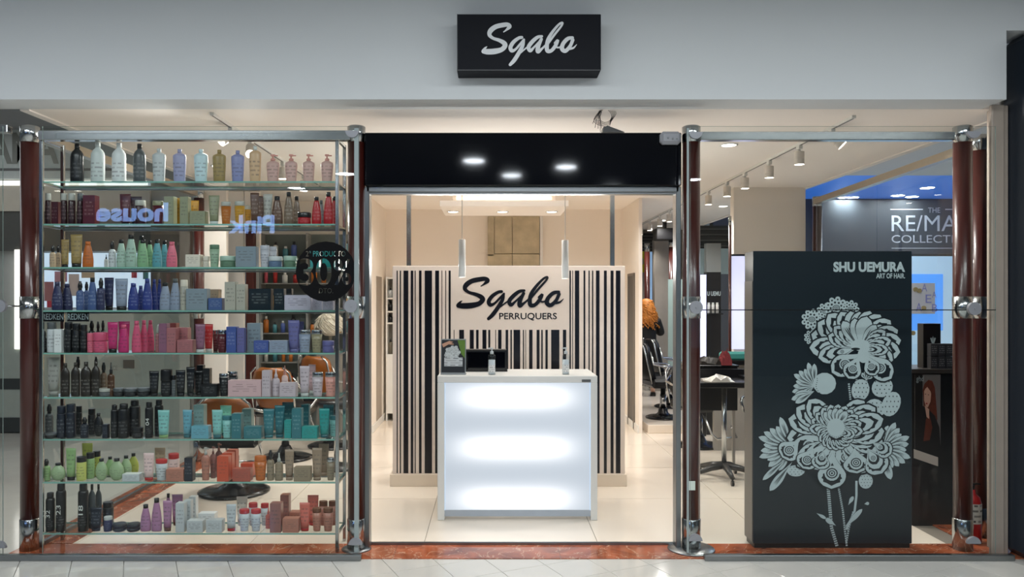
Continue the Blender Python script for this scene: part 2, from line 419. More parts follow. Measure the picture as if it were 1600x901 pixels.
# round 30 % vinyl disc with cut-out lettering on the product window
def letters(body, x0, x1, z0, z1, off=0):
    c = bpy.data.curves.new('lettering', 'FONT'); c.body = body; c.size = 1; c.offset = off; c.resolution_u = 5
    t = bpy.data.objects.new('lettering', c); me = t.to_mesh(); use = {}
    for p in me.polygons:
        for e in p.edge_keys: use[e] = use.get(e, 0)+1
    nb = {}
    for (a, b), n in use.items():
        if n == 1: nb.setdefault(a, []).append(b); nb.setdefault(b, []).append(a)
    co = [tuple(v.co) for v in me.vertices]; out = []
    while nb:
        a = next(iter(nb)); loop = [a]
        while True:
            nx = nb.get(loop[-1], [])
            if not nx: nb.pop(loop[-1], None); break
            q = nx.pop()
            if loop[-1] in nb.get(q, []): nb[q].remove(loop[-1])
            if not nb[loop[-1]]: del nb[loop[-1]]
            if q == loop[0]:
                if q in nb and not nb[q]: del nb[q]
                break
            loop.append(q)
        if len(loop) > 2: out.append([(co[i],)*3 for i in loop])
    t.to_mesh_clear(); bpy.data.objects.remove(t); bpy.data.curves.remove(c)
    P_ = [p[0] for s in out for p in s]
    ax, bx = min(p[0] for p in P_), max(p[0] for p in P_); az, bz = min(p[1] for p in P_), max(p[1] for p in P_)
    f = lambda p: (x0+(p[0]-ax)/(bx-ax)*(x1-x0), z0+(p[1]-az)/(bz-az)*(z1-z0), 0)
    return [[tuple(f(q) for q in p) for p in s] for s in out]
def sticker():
    D = 4.746; q = D/F
    cu = bpy.data.curves.new('vinyl', 'CURVE'); cu.dimensions = '2D'; cu.fill_mode = 'BOTH'; cu.resolution_u = 6
    def spl(pts):
        s = cu.splines.new('BEZIER'); s.bezier_points.add(len(pts)-1); s.use_cyclic_u = True
        for b, (co, hl, hr) in zip(s.bezier_points, pts): b.handle_left_type = b.handle_right_type = 'FREE'; b.co, b.handle_left, b.handle_right = co, hl, hr
    r = 47*q; k = .5523*r
    spl([((r, 0, 0), (r, -k, 0), (r, k, 0)), ((0, r, 0), (k, r, 0), (-k, r, 0)), ((-r, 0, 0), (-r, k, 0), (-r, -k, 0)), ((0, -r, 0), (-k, -r, 0), (k, -r, 0))])
    for body, a, b, t, bo in (('2\u00ba PRODUCTO', 478, 540, 392, 400.5), ('3', 467.5, 490, 403.5, 446), ('0', 493.5, 518, 403.5, 446), ('%', 521, 549, 404.5, 445), ('DTO.', 498.5, 520.5, 450, 458)):
        for s in letters(body, (a-509)*q, (b-509)*q, (424-bo)*q, (424-t)*q, .014 if len(body) == 1 else .006): spl(s)
    o = bpy.data.objects.new('v', cu); COL.objects.link(o)
    dg = bpy.context.evaluated_depsgraph_get(); me = bpy.data.meshes.new_from_object(o.evaluated_get(dg))
    mb = MB(); mb.add([(v.co.x, 0, v.co.y) for v in me.vertices], [list(p.vertices) for p in me.polygons])
    bpy.data.objects.remove(o)
    s = obj('discount_sticker', mb, mat('black_vinyl', (4, 4, 6), .6, spec=.15), None)
    s.location = (X(509, D), D, Z(424, D))
    tag(s, 'round black discount sticker reading 30% on the product window', 'sticker')
sticker()

# ------------------------------------------------------------ header box with shutter rail
D = 4.88
hb = thing('shutter_box', 'glossy black shutter box above the shop entrance', 'shutter box', (X(817, D), D, Z(290, D)))
hx = X(1065, D)-X(817, D); hz = Z(207, D)-Z(290, D)
obj('casing', MB().bbox(-hx, hx, 0, .32, 0, hz, .006), BLACKGLOSS, hb)
obj('rail', MB().bbox(-hx+.01, hx-.01, .03, .14, -.035, 0, .003).bbox(-hx+.01, hx-.01, .04, .10, -.048, -.036, .002), STEEL, hb)
for s in (-1, 1):
    obj('guide_channel', MB().bbox(s*(hx-.012)-.016, s*(hx-.012)+.016, .03, .12, .005-Z(290, D), -.001, .003), STEEL, hb)
t = thing('motion_sensor', 'grey rounded motion sensor on the upper corner of the black shutter box', 'sensor', (X(1047, 4.85), 4.88, Z(216, 4.85)))
obj('housing', MB().bbox(-.066, .066, -.06, 0, -.04, .04, .018), mat('sensor_grey', (150, 152, 158), .3, var=.02), t)
for k in (-.02, .01, .035): obj('lens', MB().disc(k, -.062, -.004-.006*(k > 0), .006, .004), CHROME, t)
# loose cable coil
cbm = MB()
for k in range(5):
    r = .042+.006*k; cx, cz = X(946, 4.95), Z(181, 4.95)
    cbm.tube([(cx+r*math.cos(a)*.95+.004*k*math.sin(3*a), 4.95+.004*k+.006*math.sin(2*a), cz+r*math.sin(a)) for a in [2*PI*j/22 for j in range(22)]], .0016, 5, closed=True)
for k, (a, b) in enumerate(((926, 193), (930, 199), (935, 200), (939, 205), (941, 199))):
    cbm.tube([(X(941, 4.95), 4.95, CEIL), (X(940+k*.5, 4.95), 4.95+.01*k, Z(170, 4.95)), (X((a+941)/2-2, 4.95), 4.95+.01*k, Z(180, 4.95)), (X(a, 4.95), 4.95+.008*k, Z(b, 4.95))], .0018, 5)
cbm.tube([(X(940, 4.95), 4.95, CEIL), (X(940, 4.95), 4.95, Z(172, 4.95))], .008, 8)
t = obj('cable_coil', cbm, BLACKPL); tag(t, 'loose coil of dark cables hanging from the ceiling above the shutter box', 'cable')
t = obj('cable_plug', MB().prism([(X(941, 5), Z(201, 5)), (X(948, 5), Z(199, 5)), (X(974, 5), Z(208, 5)-.003), (X(940, 5), Z(208, 5)-.003)], 4.95, 5.03), BLACKPL)
tag(t, 'black wedge-shaped bracket lying on top of the shutter box under the cable coil', 'bracket')

# ------------------------------------------------------------ shop sign
D = 4.52
sg = thing('shop_sign', 'black box sign with grey script lettering on the bulkhead', 'sign', (X(826.5, D), 4.68, Z(110, D)))
x0, x1 = X(714, D)-sg.location.x, X(939, D)-sg.location.x; zt = Z(22, D)-Z(110, D)
obj('box', MB().bbox(x0, x1, -.16, 0, 0, zt, .003), mat('sign_black', (13, 16, 24), .6, spec=.2), sg)
obj('edge_trim', MB().box(x0+.004, x1-.004, -.1615, -.160, .0, .004).box(x0, x0+.004, -.1615, -.16, 0, zt), mat('sign_edge', (60, 62, 66), .4), sg)
script_word('lettering', X(752.5, D)-sg.location.x, X(901, D)-sg.location.x, Z(103.5, D)-sg.location.z, Z(34.5, D)-sg.location.z, -.162, mat('sign_letter_grey', (222, 225, 227), .5), sg, 1.14)

# ------------------------------------------------------------ reception desk
D = 5.57
dk = thing('reception_desk', 'white reception desk with a glowing front panel in the entrance', 'desk', (X(808.5, D), D, 0))
L = X(683.5, D)-dk.location.x; R = X(933.5, D)-dk.location.x; ht = Z(587, D); DL = X(694.5, D)-dk.location.x; DR = X(923, D)-dk.location.x
zt, zb = Z(597.5, D), Z(797, D)
obj('side_panel', MB().bbox(L, DL, 0, .55, 0, ht-.05, .003), WHITE, dk)
obj('side_panel', MB().bbox(DR, R, 0, .55, 0, ht-.05, .003), WHITE, dk)
obj('worktop', MB().bbox(L, R, 0, .55, ht-.05, ht, .003), WHITE, dk)
obj('plinth_rail', MB().box(DL, DR, .012, .05, Z(807, D), zb), mat('desk_rail', (176, 186, 198), .3, .2), dk)
obj('name_plate', MB().box(X(909, D)-dk.location.x, X(923, D)-dk.location.x, -.003, 0, Z(596.5, D), Z(592.5, D)), mat('plate_grey', (92, 94, 96), .4), dk)
def glow_mat():
    m = bpy.data.materials.new('backlit_acrylic'); m.use_nodes = True; nt = m.node_tree; b = nt.nodes['Principled BSDF']
    tc = nt.nodes.new('ShaderNodeTexCoord'); sp = nt.nodes.new('ShaderNodeSeparateXYZ'); nt.links.new(tc.outputs['Generated'], sp.inputs[0])
    def M(op, a, b2=None, c=None):
        n = nt.nodes.new('ShaderNodeMath'); n.operation = op
        for i, v in enumerate((a, b2, c)):
            if v is None: continue
            if isinstance(v, (int, float)): n.inputs[i].default_value = v
            else: nt.links.new(v, n.inputs[i])
        return n.outputs[0]
    x, z = sp.outputs[0], sp.outputs[2]
    tot = None
    for zc in (.885, .487, .085):          # three fluorescent tubes behind the acrylic
        dx = M('DIVIDE', M('SUBTRACT', x, .487), .385); dz = M('DIVIDE', M('SUBTRACT', z, zc), .098)
        d4 = M('ADD', M('POWER', M('ABSOLUTE', dx), 4.0), M('POWER', M('ABSOLUTE', dz), 2.4))
        g = M('DIVIDE', 1.0, M('ADD', 1.0, M('MULTIPLY', M('POWER', d4, 1.5), 1.0)))
        tot = g if tot is None else M('ADD', tot, g)
    st = M('ADD', .54, M('MULTIPLY', tot, .72))
    cr = nt.nodes.new('ShaderNodeMix'); cr.data_type = 'RGBA'
    cr.inputs[6].default_value = (.78, .885, 1, 1); cr.inputs[7].default_value = (1, 1, 1, 1)
    nt.links.new(M('MINIMUM', tot, 1.0), cr.inputs[0]); nt.links.new(cr.outputs[2], b.inputs['Emission Color']); nt.links.new(st, b.inputs['Emission Strength'])
    b.inputs['Base Color'].default_value = (.10, .11, .13, 1); b.inputs['Roughness'].default_value = .25
    return m
obj('light_panel', MB().box(DL, DR, .015, .03, zb, zt), glow_mat(), dk)
obj('panel_edge', MB().box(DL-.0, DL+.006, .004, .015, zb, zt).box(DR-.006, DR, .004, .015, zb, zt).box(DL, DR, .004, .015, zt-.003, zt+.002), mat('acrylic_edge', (200, 222, 246), .2, emit=.35), dk)
obj('back_panel', MB().box(DL, DR, .3, .32, .08, ht-.05), WHITE, dk)

# things on the desk
PHOTO = {}
def tint(k, c): 
    return mat('ink_'+k, c, .35, var=.12, scale=30)
zt = ht
t = thing('leaflet_stand', 'clear slanted stand holding a flyer of silver hair on the reception desk', 'stand', (X(708, 5.66), 5.66, zt), -.05)
def tilt(z): return z*.12
def quad(mb, x0, x1, z0, z1, y): return mb.add([(x0, y+tilt(z0), z0), (x1, y+tilt(z0), z0), (x1, y+tilt(z1), z1), (x0, y+tilt(z1), z1)], [(0, 1, 2, 3)])
def tpoly(mb, pts, y): return mb.add([(a, y+tilt(b), b) for a, b in pts], [tuple(range(len(pts)))])
wd = .093; hh = .262
sh = MB(); sh.add([(a, b+tilt(c), c) for c in (0, hh) for b in (0, .006) for a in (-wd, wd)], [(0, 1, 5, 4), (2, 6, 7, 3), (0, 4, 6, 2), (1, 3, 7, 5), (4, 5, 7, 6), (0, 2, 3, 1)])
sh.box(-wd, wd, 0, .07, 0, .004)
obj('holder', sh, mat('clear_acrylic_grey', (150, 156, 158), .15), t)
obj('flyer', quad(MB(), -wd+.006, wd-.006, .016, hh-.008, -.001), tint('flyerdark', (34, 38, 42)), t)
fl_green = tpoly(MB(), [(.03, hh-.01), (wd-.007, hh-.01), (wd-.007, .12), (.06, .15)], -.002); obj('flyer_green', fl_green, tint('flyergreen', (92, 128, 40)), t)
hr = MB()
for k in range(26):
    a = k*2.4; r = .05*math.sqrt(k/26); tpoly(hr, [(-.005+r*math.cos(a)*1.05+.014*math.cos(b), .158+r*math.sin(a)+.014*math.sin(b)) for b in [2*PI*j/7+k for j in range(7)]], -.003-.0002*k)
hm = mat('flyer_hair', (190, 196, 200), .5, var=.8, scale=120); obj('flyer_hair', hr, hm, t)
obj('flyer_hand', tpoly(tpoly(MB(), [(-.085, .225), (-.03, .248), (.0, .24), (-.03, .225), (-.075, .2)], -.0095), [(-.03, .235), (.005, .226), (-.0, .22), (-.04, .222)], -.0097), tint('skin', (196, 150, 124)), t)
obj('flyer_text', quad(MB(), -.066, .07, .062, .126, -.0098), print_mat((196, 200, 202), (110, 114, 118)), t)
t = thing('desk_monitor', 'black wedge-shaped screen box standing behind the flyer on the reception desk', 'monitor', (X(759, 5.85), 5.9, zt))
hw = (791-727)/2/F*5.88
obj('housing', MB().prism([(-hw, 0), (hw+.01, 0), (hw, .165), (-hw, .165)], 0, .05), mat('monitor_black', (16, 16, 18), .3), t)
obj('screen', MB().box(-hw+.01, hw-.01, -.003, 0, .012, .15), BLACKGLOSS, t)
obj('top_edge', MB().box(-hw, hw, -.004, .05, .165, .172), mat('monitor_edge', (96, 90, 84), .4), t)
clearp = mat('sanitizer_clear', (196, 202, 204), .08, var=.02)
def sanitizer(px, D, label):
    t = thing('sanitizer_bottle', label, 'bottle', (X(px, D), D, zt), 0, 'sanitizer bottles on the desk')
    r = .0275
    obj('body', MB().lathe(0, 0, [(r, .0), (r, .135), (r*.9, .146), (.012, .152), (.012, .158)], 18), glass_mat('bottle_clear', (.86, .9, .92)), t)
    obj('liquid', MB().lathe(0, 0, [(r-.003, .003), (r-.003, .11)], 16), mat('gel', (214, 218, 220), .2), t)
    obj('label_print', MB().lathe(0, 0, [(r+.0005, .02), (r+.0005, .075)], 8, a0=-PI*.8, a1=-PI*.2), print_mat((222, 222, 220), (150, 150, 152)), t)
    obj('pump', MB().lathe(0, 0, [(.013, .152), (.013, .172), (.005, .174), (.005, .19), (.011, .191), (.011, .2)], 12).box(-.028, .0, -.006, .006, .19, .199), clearp, t)
sanitizer(768.5, 5.66, 'clear pump bottle of gel in front of the black screen on the desk')
sanitizer(884, 5.68, 'clear pump bottle of gel standing alone at the free end of the desk')

# pendant lamps
def pendant(px, ytop, ybot, label):
    D = 5.75; x = X(px, D)
    t = thing('pendant_lamp', label, 'lamp', (x, D, CEIL), 0, 'white tube pendants above the desk')
    obj('canopy', MB().lathe(0, 0, [(.045, -.055), (.045, 0)], 20), mat('canopy_grey', (170, 160, 150), .4), t)
    obj('cord', ztube(MB(), 0, 0, .003, Z(ytop, D)-CEIL, -.055, 6), mat('cord_grey', (200, 196, 190), .5), t)
    z1, z0 = Z(ytop, D)-CEIL, Z(ybot, D)-CEIL
    obj('shade', MB().lathe(0, 0, [(.026, z0), (.026, z1-.003), (.022, z1)], 24, close=False).lathe(0, 0, [(.0, z1), (.022, z1)], 24, close=False), WHITE, t)
    obj('bulb', MB().disc(0, 0, z0+.004, .023, .004, 'z', 20), LAMP, t)
pendant(722, 374, 433, 'slim white tube pendant above the flyer end of the desk')
pendant(883, 375, 435, 'slim white tube pendant above the free end of the desk')

# ------------------------------------------------------------ barcode partition
D = 6.6
bw = thing('barcode_partition', 'cream partition printed with black barcode stripes behind the reception desk', 'partition', (X(795, D), D, 0))
bx = bw.location.x; bz = Z(415, D)
obj('panel', MB().bbox(X(613.5, D)-bx, X(976.5, D)-bx, 0, .42, 0, bz, .003), mat('partition_cream', (226, 213, 202), .5, var=.01), bw)
obj('plinth', MB().bbox(X(609.5, D)-bx, X(979, D)-bx, -.02, .44, 0, Z(740, D), .003), mat('plinth_cream', (226, 212, 194), .4, var=.01), bw)
bars = [(619.8, 621.5), (624.7, 626.6), (630.5, 638), (641.8, 645.8), (648, 649.5), (654.7, 658.7), (663.6, 675), (680, 686), (690, 691), (695.8, 697), (701, 704.2),
        (889.8, 892), (894.3, 895.3), (898.3, 905), (911.8, 914.5), (919.5, 921.4), (925, 927), (931.2, 936.8), (943.6, 948), (954, 958.6), (962.2, 969.4)]
mid = [(709, 710), (717.5, 725), (734, 740.3), (744, 747.8), (753.8, 760), (763, 766), (774, 775), (778.3, 783.6), (790, 794), (797.6, 799.8), (802.5, 812.8), (817, 818.8), (821, 821.8), (826.8, 832), (838.5, 843), (845.7, 848), (852.2, 855.8), (861.2, 874), (879.5, 884.7)]
for a, b in bars: obj('stripe', MB().box(X(a, D)-bx, X(b, D)-bx, -.0012, 0, Z(739, D), Z(422.5, D)), NAVYINK, bw)
for a, b in mid: obj('stripe', MB().box(X(a, D)-bx, X(b, D)-bx, -.0012, 0, Z(739, D), Z(515, D)), NAVYINK, bw)
script_word('script_lettering', X(712.7, D)-bx, X(880.5, D)-bx, Z(500, D), Z(431.3, D), -.0015, NAVYINK, bw, 1.1)
text_mesh('lettering', 'PERRUQUERS', X(780, D)-bx, X(870, D)-bx, Z(500.5, D), Z(488.5, D), -.0015, NAVYINK, bw, bold=.012)

# added uplight, out of view: trough and lamp put in to brighten the ceiling
tl = obj('uplight_trough', MB().box(X(640, D)-bx, X(950, D)-bx, .03, .2, bz, bz+.003), STEEL, bw)
area('uplight_lamp', (bx, D+.115, bz+.012), (1.6, .14), 38, (1, .965, .92), (PI+.6, 0, 0)).parent = None
# ------------------------------------------------------------ walls behind the partition
yb = 10.4
wb = struct('wall_back', MB().box(-1.55, 1.85, yb, yb+.12, 0, CEIL), CREAM)
wl = struct('wall_left', MB().box(-1.55, -1.45, 9.2, yb, 0, CEIL), CREAM)
wr = struct('wall_right', MB().box(1.75, 1.79, 9.2, yb, 0, CEIL), CREAM)
struct('baseboard_left', MB().bbox(-1.45, -1.435, 9.2, yb, 0, .09, .003), WHITE)
struct('baseboard_right', MB().bbox(1.735, 1.75, 9.2, yb, 0, .09, .003), WHITE)
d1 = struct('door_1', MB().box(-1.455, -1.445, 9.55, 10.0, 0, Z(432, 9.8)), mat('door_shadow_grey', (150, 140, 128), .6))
d2 = struct('door_2', MB().box(1.74, 1.752, 9.5, 9.85, .02, Z(431, 9.7)), mat('door_dark', (30, 28, 27), .4))
obj('frame', MB().box(1.735, 1.752, 9.45, 9.5, 0, Z(429, 9.7)).box(1.735, 1.752, 9.85, 9.9, 0, Z(429, 9.7)).box(1.735, 1.752, 9.45, 9.9, Z(431, 9.7), Z(427, 9.7)), mat('door_frame_grey', (96, 90, 84), .4), d2)
def concrete():
    m = mat('raw_concrete', (186, 174, 148), .85, var=.4, scale=7, bump=.4); return m
t = thing('concrete_panel', 'bare brown concrete pier showing above the barcode partition', 'pier', (X(803, 10.3), 10.39, 0))
for (a, b), (c, d_) in ((((762, 772), (338, 400))), ((772.5, 800), (338, 396)), ((800.5, 843), (338, 396)), ((762, 800), (396.8, 470)), ((800.5, 843), (396.8, 470))):
    obj('concrete_pour', MB().bbox(X(a, 10.3)-t.location.x, X(b, 10.3)-t.location.x, -.11, 0, Z(d_, 10.3) if d_ < 469 else 0, Z(c, 10.3), .006), concrete(), t)
obj('edge_strip', MB().box(X(843.5, 10.3)-t.location.x, X(848, 10.3)-t.location.x, -.12, 0, 0, Z(338, 10.3)), WHITE, t)
for px, lab in ((639, 'slim mirrored strip rising behind the flyer end of the partition'), (956.5, 'slim mirrored strip rising behind the free end of the partition')):
    t = obj('mirrored_post', MB().bbox(-.02, .02, -.02, .02, 0, CEIL), CHROME); t.location = (X(px, 7.15), 7.15, 0)
    tag(t, lab, 'post', 'mirrored posts')
# white storage niche
t = thing('storage_niche', 'white open storage shelf in the passage beside the partition', 'shelf', (X(606, 10.1), 10.15, 0))
nx0, nx1 = X(602, 10.1)-t.location.x, X(617, 10.1)-t.location.x
obj('back', MB().box(nx0, nx1, .2, .22, 0, Z(432, 10.1)), mat('niche_grey', (150, 146, 140), .6), t)
for a in (nx0, nx1-.02): obj('side', MB().box(a, a+.02, 0, .2, 0, Z(432, 10.1)), WHITE, t)
for y in (434, 466, 487, 505, 555, 664): obj('shelf', MB().box(nx0+.02, nx1-.02, 0, .2, Z(y, 10.1)-.01, Z(y, 10.1)+.01), WHITE, t)
obj('cupboard_door', MB().box(nx0+.01, nx1-.01, -.015, 0, .1, Z(556, 10.1)), WHITE, t)
for y, hgt, c, lab in ((466, .13, (200, 204, 206), 'pale bottle on the upper board of the white storage niche'), (487, .12, (16, 16, 18), 'black bottle on the middle board of the white storage niche'), (505, .1, (24, 24, 26), 'small black jar on the lower board of the white storage niche'), (555, .2, (120, 112, 96), 'dark pump bottle on the cupboard of the white storage niche')):
    b = thing('storage_bottle', lab, 'bottle', (X(609.5, 10.2), 10.24, Z(y, 10.1)+.01))
    obj('body', MB().lathe(0, 0, [(.03, 0), (.03, hgt*.7), (.012, hgt*.8)], 12), rgbm(c), b); obj('cap', MB().lathe(0, 0, [(.013, hgt*.8), (.013, hgt)], 10), BLACKPL, b)

# lowered ceiling panel with three downlights
t = struct('ceiling.004', MB().bbox(-.52, .74, 7.5, 8.36, Z(322, 7.5), Z(313, 7.5), .003), CEILM)
obj('hanger', MB().box(-.4, .62, 7.62, 8.25, Z(313, 7.5), CEIL-.002), CEILM, t)
obj('cove_light', MB().box(-.36, .58, 7.575, 7.6, Z(313, 7.5)+.02, Z(313, 7.5)+.05), mat('cove_glow', (255, 236, 210), .5, emit=1.5), t)

def spot(loc, power, color=(1, .87, .72), size=150, blend=.6, rad=.05, rot=(0, 0, 0), parent=None):
    d = bpy.data.lights.new('spot_lamp', 'SPOT'); d.energy = power; d.color = color; d.spot_size = math.radians(size); d.spot_blend = blend; d.shadow_soft_size = rad
    o = bpy.data.objects.new('spot_lamp', d); COL.objects.link(o); o.location = loc; o.rotation_euler = rot
    if parent is not None: o.parent = parent
    return o
WARM = (1, .965, .915)
def downlight(x, y, z, label, power, color=WARM, r=.055, group='round ceiling downlights', glow=None, size=150):
    t = thing('downlight', label, 'lamp', (x, y, z), 0, group)
    obj('trim_ring', MB().lathe(0, 0, [(r, -.006), (r+.014, -.006), (r+.014, 0)], 24, close=False), WHITE, t)
    obj('diffuser', MB().disc(0, 0, -.003, r, .004, 'z', 24), glow or LAMP, t)
    if power: spot((0, 0, -.03), power, color, size, .5, .06, parent=t)
    return t
for px, lab in ((708, 'first of three downlights under the lowered panel, flyer side'), (785, 'middle one of three downlights under the lowered ceiling panel'), (862, 'third of three downlights under the lowered panel, free side')):
    downlight(X(px, 7.95), 7.95, Z(322, 7.5), lab, 40, r=.05)
# ------------------------------------------------------------ glass product shelves
DF, DB = 4.86, 5.10
SHY = [283, 349.5, 417, 484.5, 551, 620, 685.5, 752.5, 832.5]
SHZ = [Z(y, DF) for y in SHY]
XL, XR = X(66, DF), X(526, DF)
su = thing('display_shelving', 'chrome framed display shelving with nine glass shelves behind the product window', 'shelving', ((XL+XR)/2, DF, .005))
sx, sy = su.location.x, su.location.y
w_ = (XR-XL)/2
for k, z in enumerate(SHZ):
    o = obj('glass_shelf', MB().box(-w_+.004, w_-.004, .0, DB-DF, z-.010-.005, z-.005), [THIN, EDGE], su)
    for p in o.data.polygons:
        if abs(p.normal.z) < .5: p.material_index = 1
    for s in (-1, 1): obj('bracket', MB().box(s*(w_+.004)-.008, s*(w_+.004)+.008, 0, DB-DF, z-.022, z-.013), CHROME, su)
    if k < 8: obj('back_rail', MB().bbox(-w_, w_, DB-DF-.012, DB-DF+.004, z-.03, z-.016, .002), STEEL, su)
zt = Z(216, DF)
for s in (-1, 1):
    for y in (-.0, DB-DF):
        obj('upright', MB().bbox(s*(w_+.004)-.011, s*(w_+.004)+.011, y-.011, y+.011, 0, zt, .002), CHROME, su)
    obj('side_rail', MB().bbox(s*(w_+.004)-.009, s*(w_+.004)+.009, 0, DB-DF, zt-.02, zt, .002), CHROME, su)

NM = {'black': (22, 24, 27), 'wine': (84, 18, 30), 'darkwine': (46, 14, 22), 'white': (214, 220, 220), 'frost': (198, 208, 206), 'lavender': (150, 152, 190), 'aqua white': (186, 214, 220),
 'gold': (156, 132, 76), 'periwinkle': (128, 136, 186), 'sand': (208, 170, 128), 'blush': (206, 164, 154), 'olive': (134, 138, 106), 'amber': (178, 96, 24), 'honey': (196, 140, 34), 'brown': (92, 62, 46),
 'taupebrown': (112, 92, 74), 'red': (176, 20, 28), 'silver': (166, 168, 160), 'tan': (176, 152, 120), 'orange': (196, 98, 30), 'pale green': (150, 182, 164), 'green': (120, 170, 124), 'teal': (76, 150, 162),
 'pink': (214, 96, 120), 'cream': (208, 200, 184), 'sage': (140, 170, 142), 'forest': (86, 122, 96), 'slate': (120, 136, 146), 'pearl': (176, 178, 188), 'denim': (84, 112, 146), 'navy': (40, 46, 84), 'dusk blue': (62, 86, 138),
 'cobalt': (36, 54, 130), 'mist blue': (128, 142, 164), 'stone': (164, 162, 148), 'ink teal': (16, 30, 36), 'lilac': (176, 172, 190), 'magenta': (190, 36, 104), 'rose': (204, 74, 110), 'dusty rose': (160, 96, 100), 'mauve': (132, 84, 108),
 'brick': (140, 62, 58), 'royal': (62, 82, 152), 'violet': (92, 92, 150), 'khaki': (140, 132, 100), 'powder pink': (200, 164, 166), 'pale lilac': (184, 170, 178), 'salmon': (214, 146, 132), 'dark navy': (24, 32, 46), 'sea': (120, 190, 184), 'sky teal': (92, 160, 178),
 'seafoam': (128, 204, 172), 'petrol': (44, 112, 122), 'deep teal': (22, 98, 108), 'emerald teal': (28, 146, 142), 'grey teal': (108, 142, 140), 'lime': (176, 182, 72), 'leaf green': (136, 174, 110), 'apple green': (150, 178, 130), 'yellow green': (186, 194, 96),
 'copper': (176, 112, 92), 'rust': (170, 76, 58), 'tangerine': (204, 74, 40), 'rosewood': (146, 92, 84), 'coral': (212, 104, 88), 'taupe': (150, 126, 102), 'mushroom': (138, 122, 96), 'smoke': (78, 84, 86), 'light grey': (186, 194, 196), 'orchid': (172, 118, 156), 'chrome': (210, 210, 210), 'bronze': (110, 62, 36), 'grey': (120, 122, 124), 'tealbox': (60, 160, 160), 'clear': (188, 194, 190), 'dark amber': (74, 44, 22), 'dark oil': (44, 40, 34), 'cherry': (196, 40, 40), 'pale rose': (222, 190, 186)}
def cm(n): return CHROME if n == 'chrome' else rgbm(NM[n], .3)
KIND = {'L': ('litre_bottle', 'large bottle', 'bottle'), 'B': ('salon_bottle', 'shouldered bottle', 'bottle'), 'P': ('pump_bottle', 'pump bottle', 'bottle'), 'T': ('tapered_bottle', 'tapered bottle', 'bottle'),
 'U': ('tube', 'tube', 'tube'), 'X': ('carton', 'carton', 'box'), 'J': ('jar', 'jar', 'jar'), 'N': ('flared_bottle', 'flared bottle', 'bottle'), 'S': ('spray_bottle', 'spray bottle', 'bottle'),
 'C': ('spray_can', 'spray can', 'can'), 'O': ('oval_bottle', 'oval bottle', 'bottle'), 'D': ('dropper_bottle', 'dropper bottle', 'bottle'), 'Y': ('capped_bottle', 'straight bottle', 'bottle'), 'H': ('compact_jar', 'rounded jar', 'jar')}
BODY = {
 'L': ([(.92, 0), (1, .03), (1, .66), (.93, .73), (.7, .80), (.38, .85), (.34, .88)], [(.36, .875), (.36, 1)]),
 'B': ([(.80, 0), (.84, .04), (.93, .42), (1, .76), (.95, .82), (.55, .87), (.3, .885)], [(.3, .88), (.3, 1)]),
 'P': ([(.76, 0), (.80, .04), (.95, .45), (1, .62), (.93, .70), (.5, .755), (.34, .77)], [(.36, .765), (.36, .84), (.2, .86), (.13, .87), (.13, .94)]),
 'T': ([(.93, 0), (1, .04), (1, .30), (.86, .55), (.55, .82), (.47, .87)], [(.46, .865), (.46, 1)]),
 'J': ([(.94, 0), (1, .06), (1, .56)], [(1.03, .58), (1.05, .62), (1.05, .96), (1, 1)]),
 'N': ([(.70, 0), (.74, .04), (.88, .5), (.97, .80)], [(.90, .80), (.94, .83), (.94, .97), (.88, 1)]),
 'S': ([(.95, 0), (1, .03), (1, .58), (.9, .64), (.5, .69)], [(.48, .685), (.48, .76), (.62, .78), (.56, .90), (.36, .95), (.34, 1)]),
 'C': ([(.97, 0), (1, .015), (1, .80), (.9, .84), (.72, .86)], [(.70, .858), (.74, .88), (.72, .985), (.6, 1)]),
 'O': ([(.45, 0), (.72, .08), (.95, .27), (1, .42), (.9, .58), (.66, .73), (.4, .83), (.34, .87)], [(.36, .865), (.36, 1)]),
 'D': ([(.95, 0), (1, .04), (1, .55), (.85, .61), (.45, .65)], [(.44, .645), (.44, .76), (.3, .78), (.2, .84), (.16, .98)]),
 'Y': ([(.97, 0), (1, .03), (1, .74), (.92, .77)], [(.92, .775), (.94, .79), (.94, .98), (.88, 1)]),
 'H': ([(.8, 0), (1, .14), (1, .46)], [(1.04, .48), (1.04, .8), (.9, 1)])}
DYF = {'L': .62, 'B': .6, 'P': .6, 'T': .6, 'J': 1, 'N': .7, 'S': .9, 'C': 1, 'O': .55, 'D': .8, 'Y': 1, 'H': 1}
def ink(c, k): return tuple(int(a+(b-a)*k) for a, b in zip(c, (60, 56, 58) if sum(c) > 300 else (200, 200, 194)))
for k_, c_ in NM.items():
    g_ = sum(c_)/3; NM[k_] = tuple(int(v*.86+g_*.14) for v in c_)
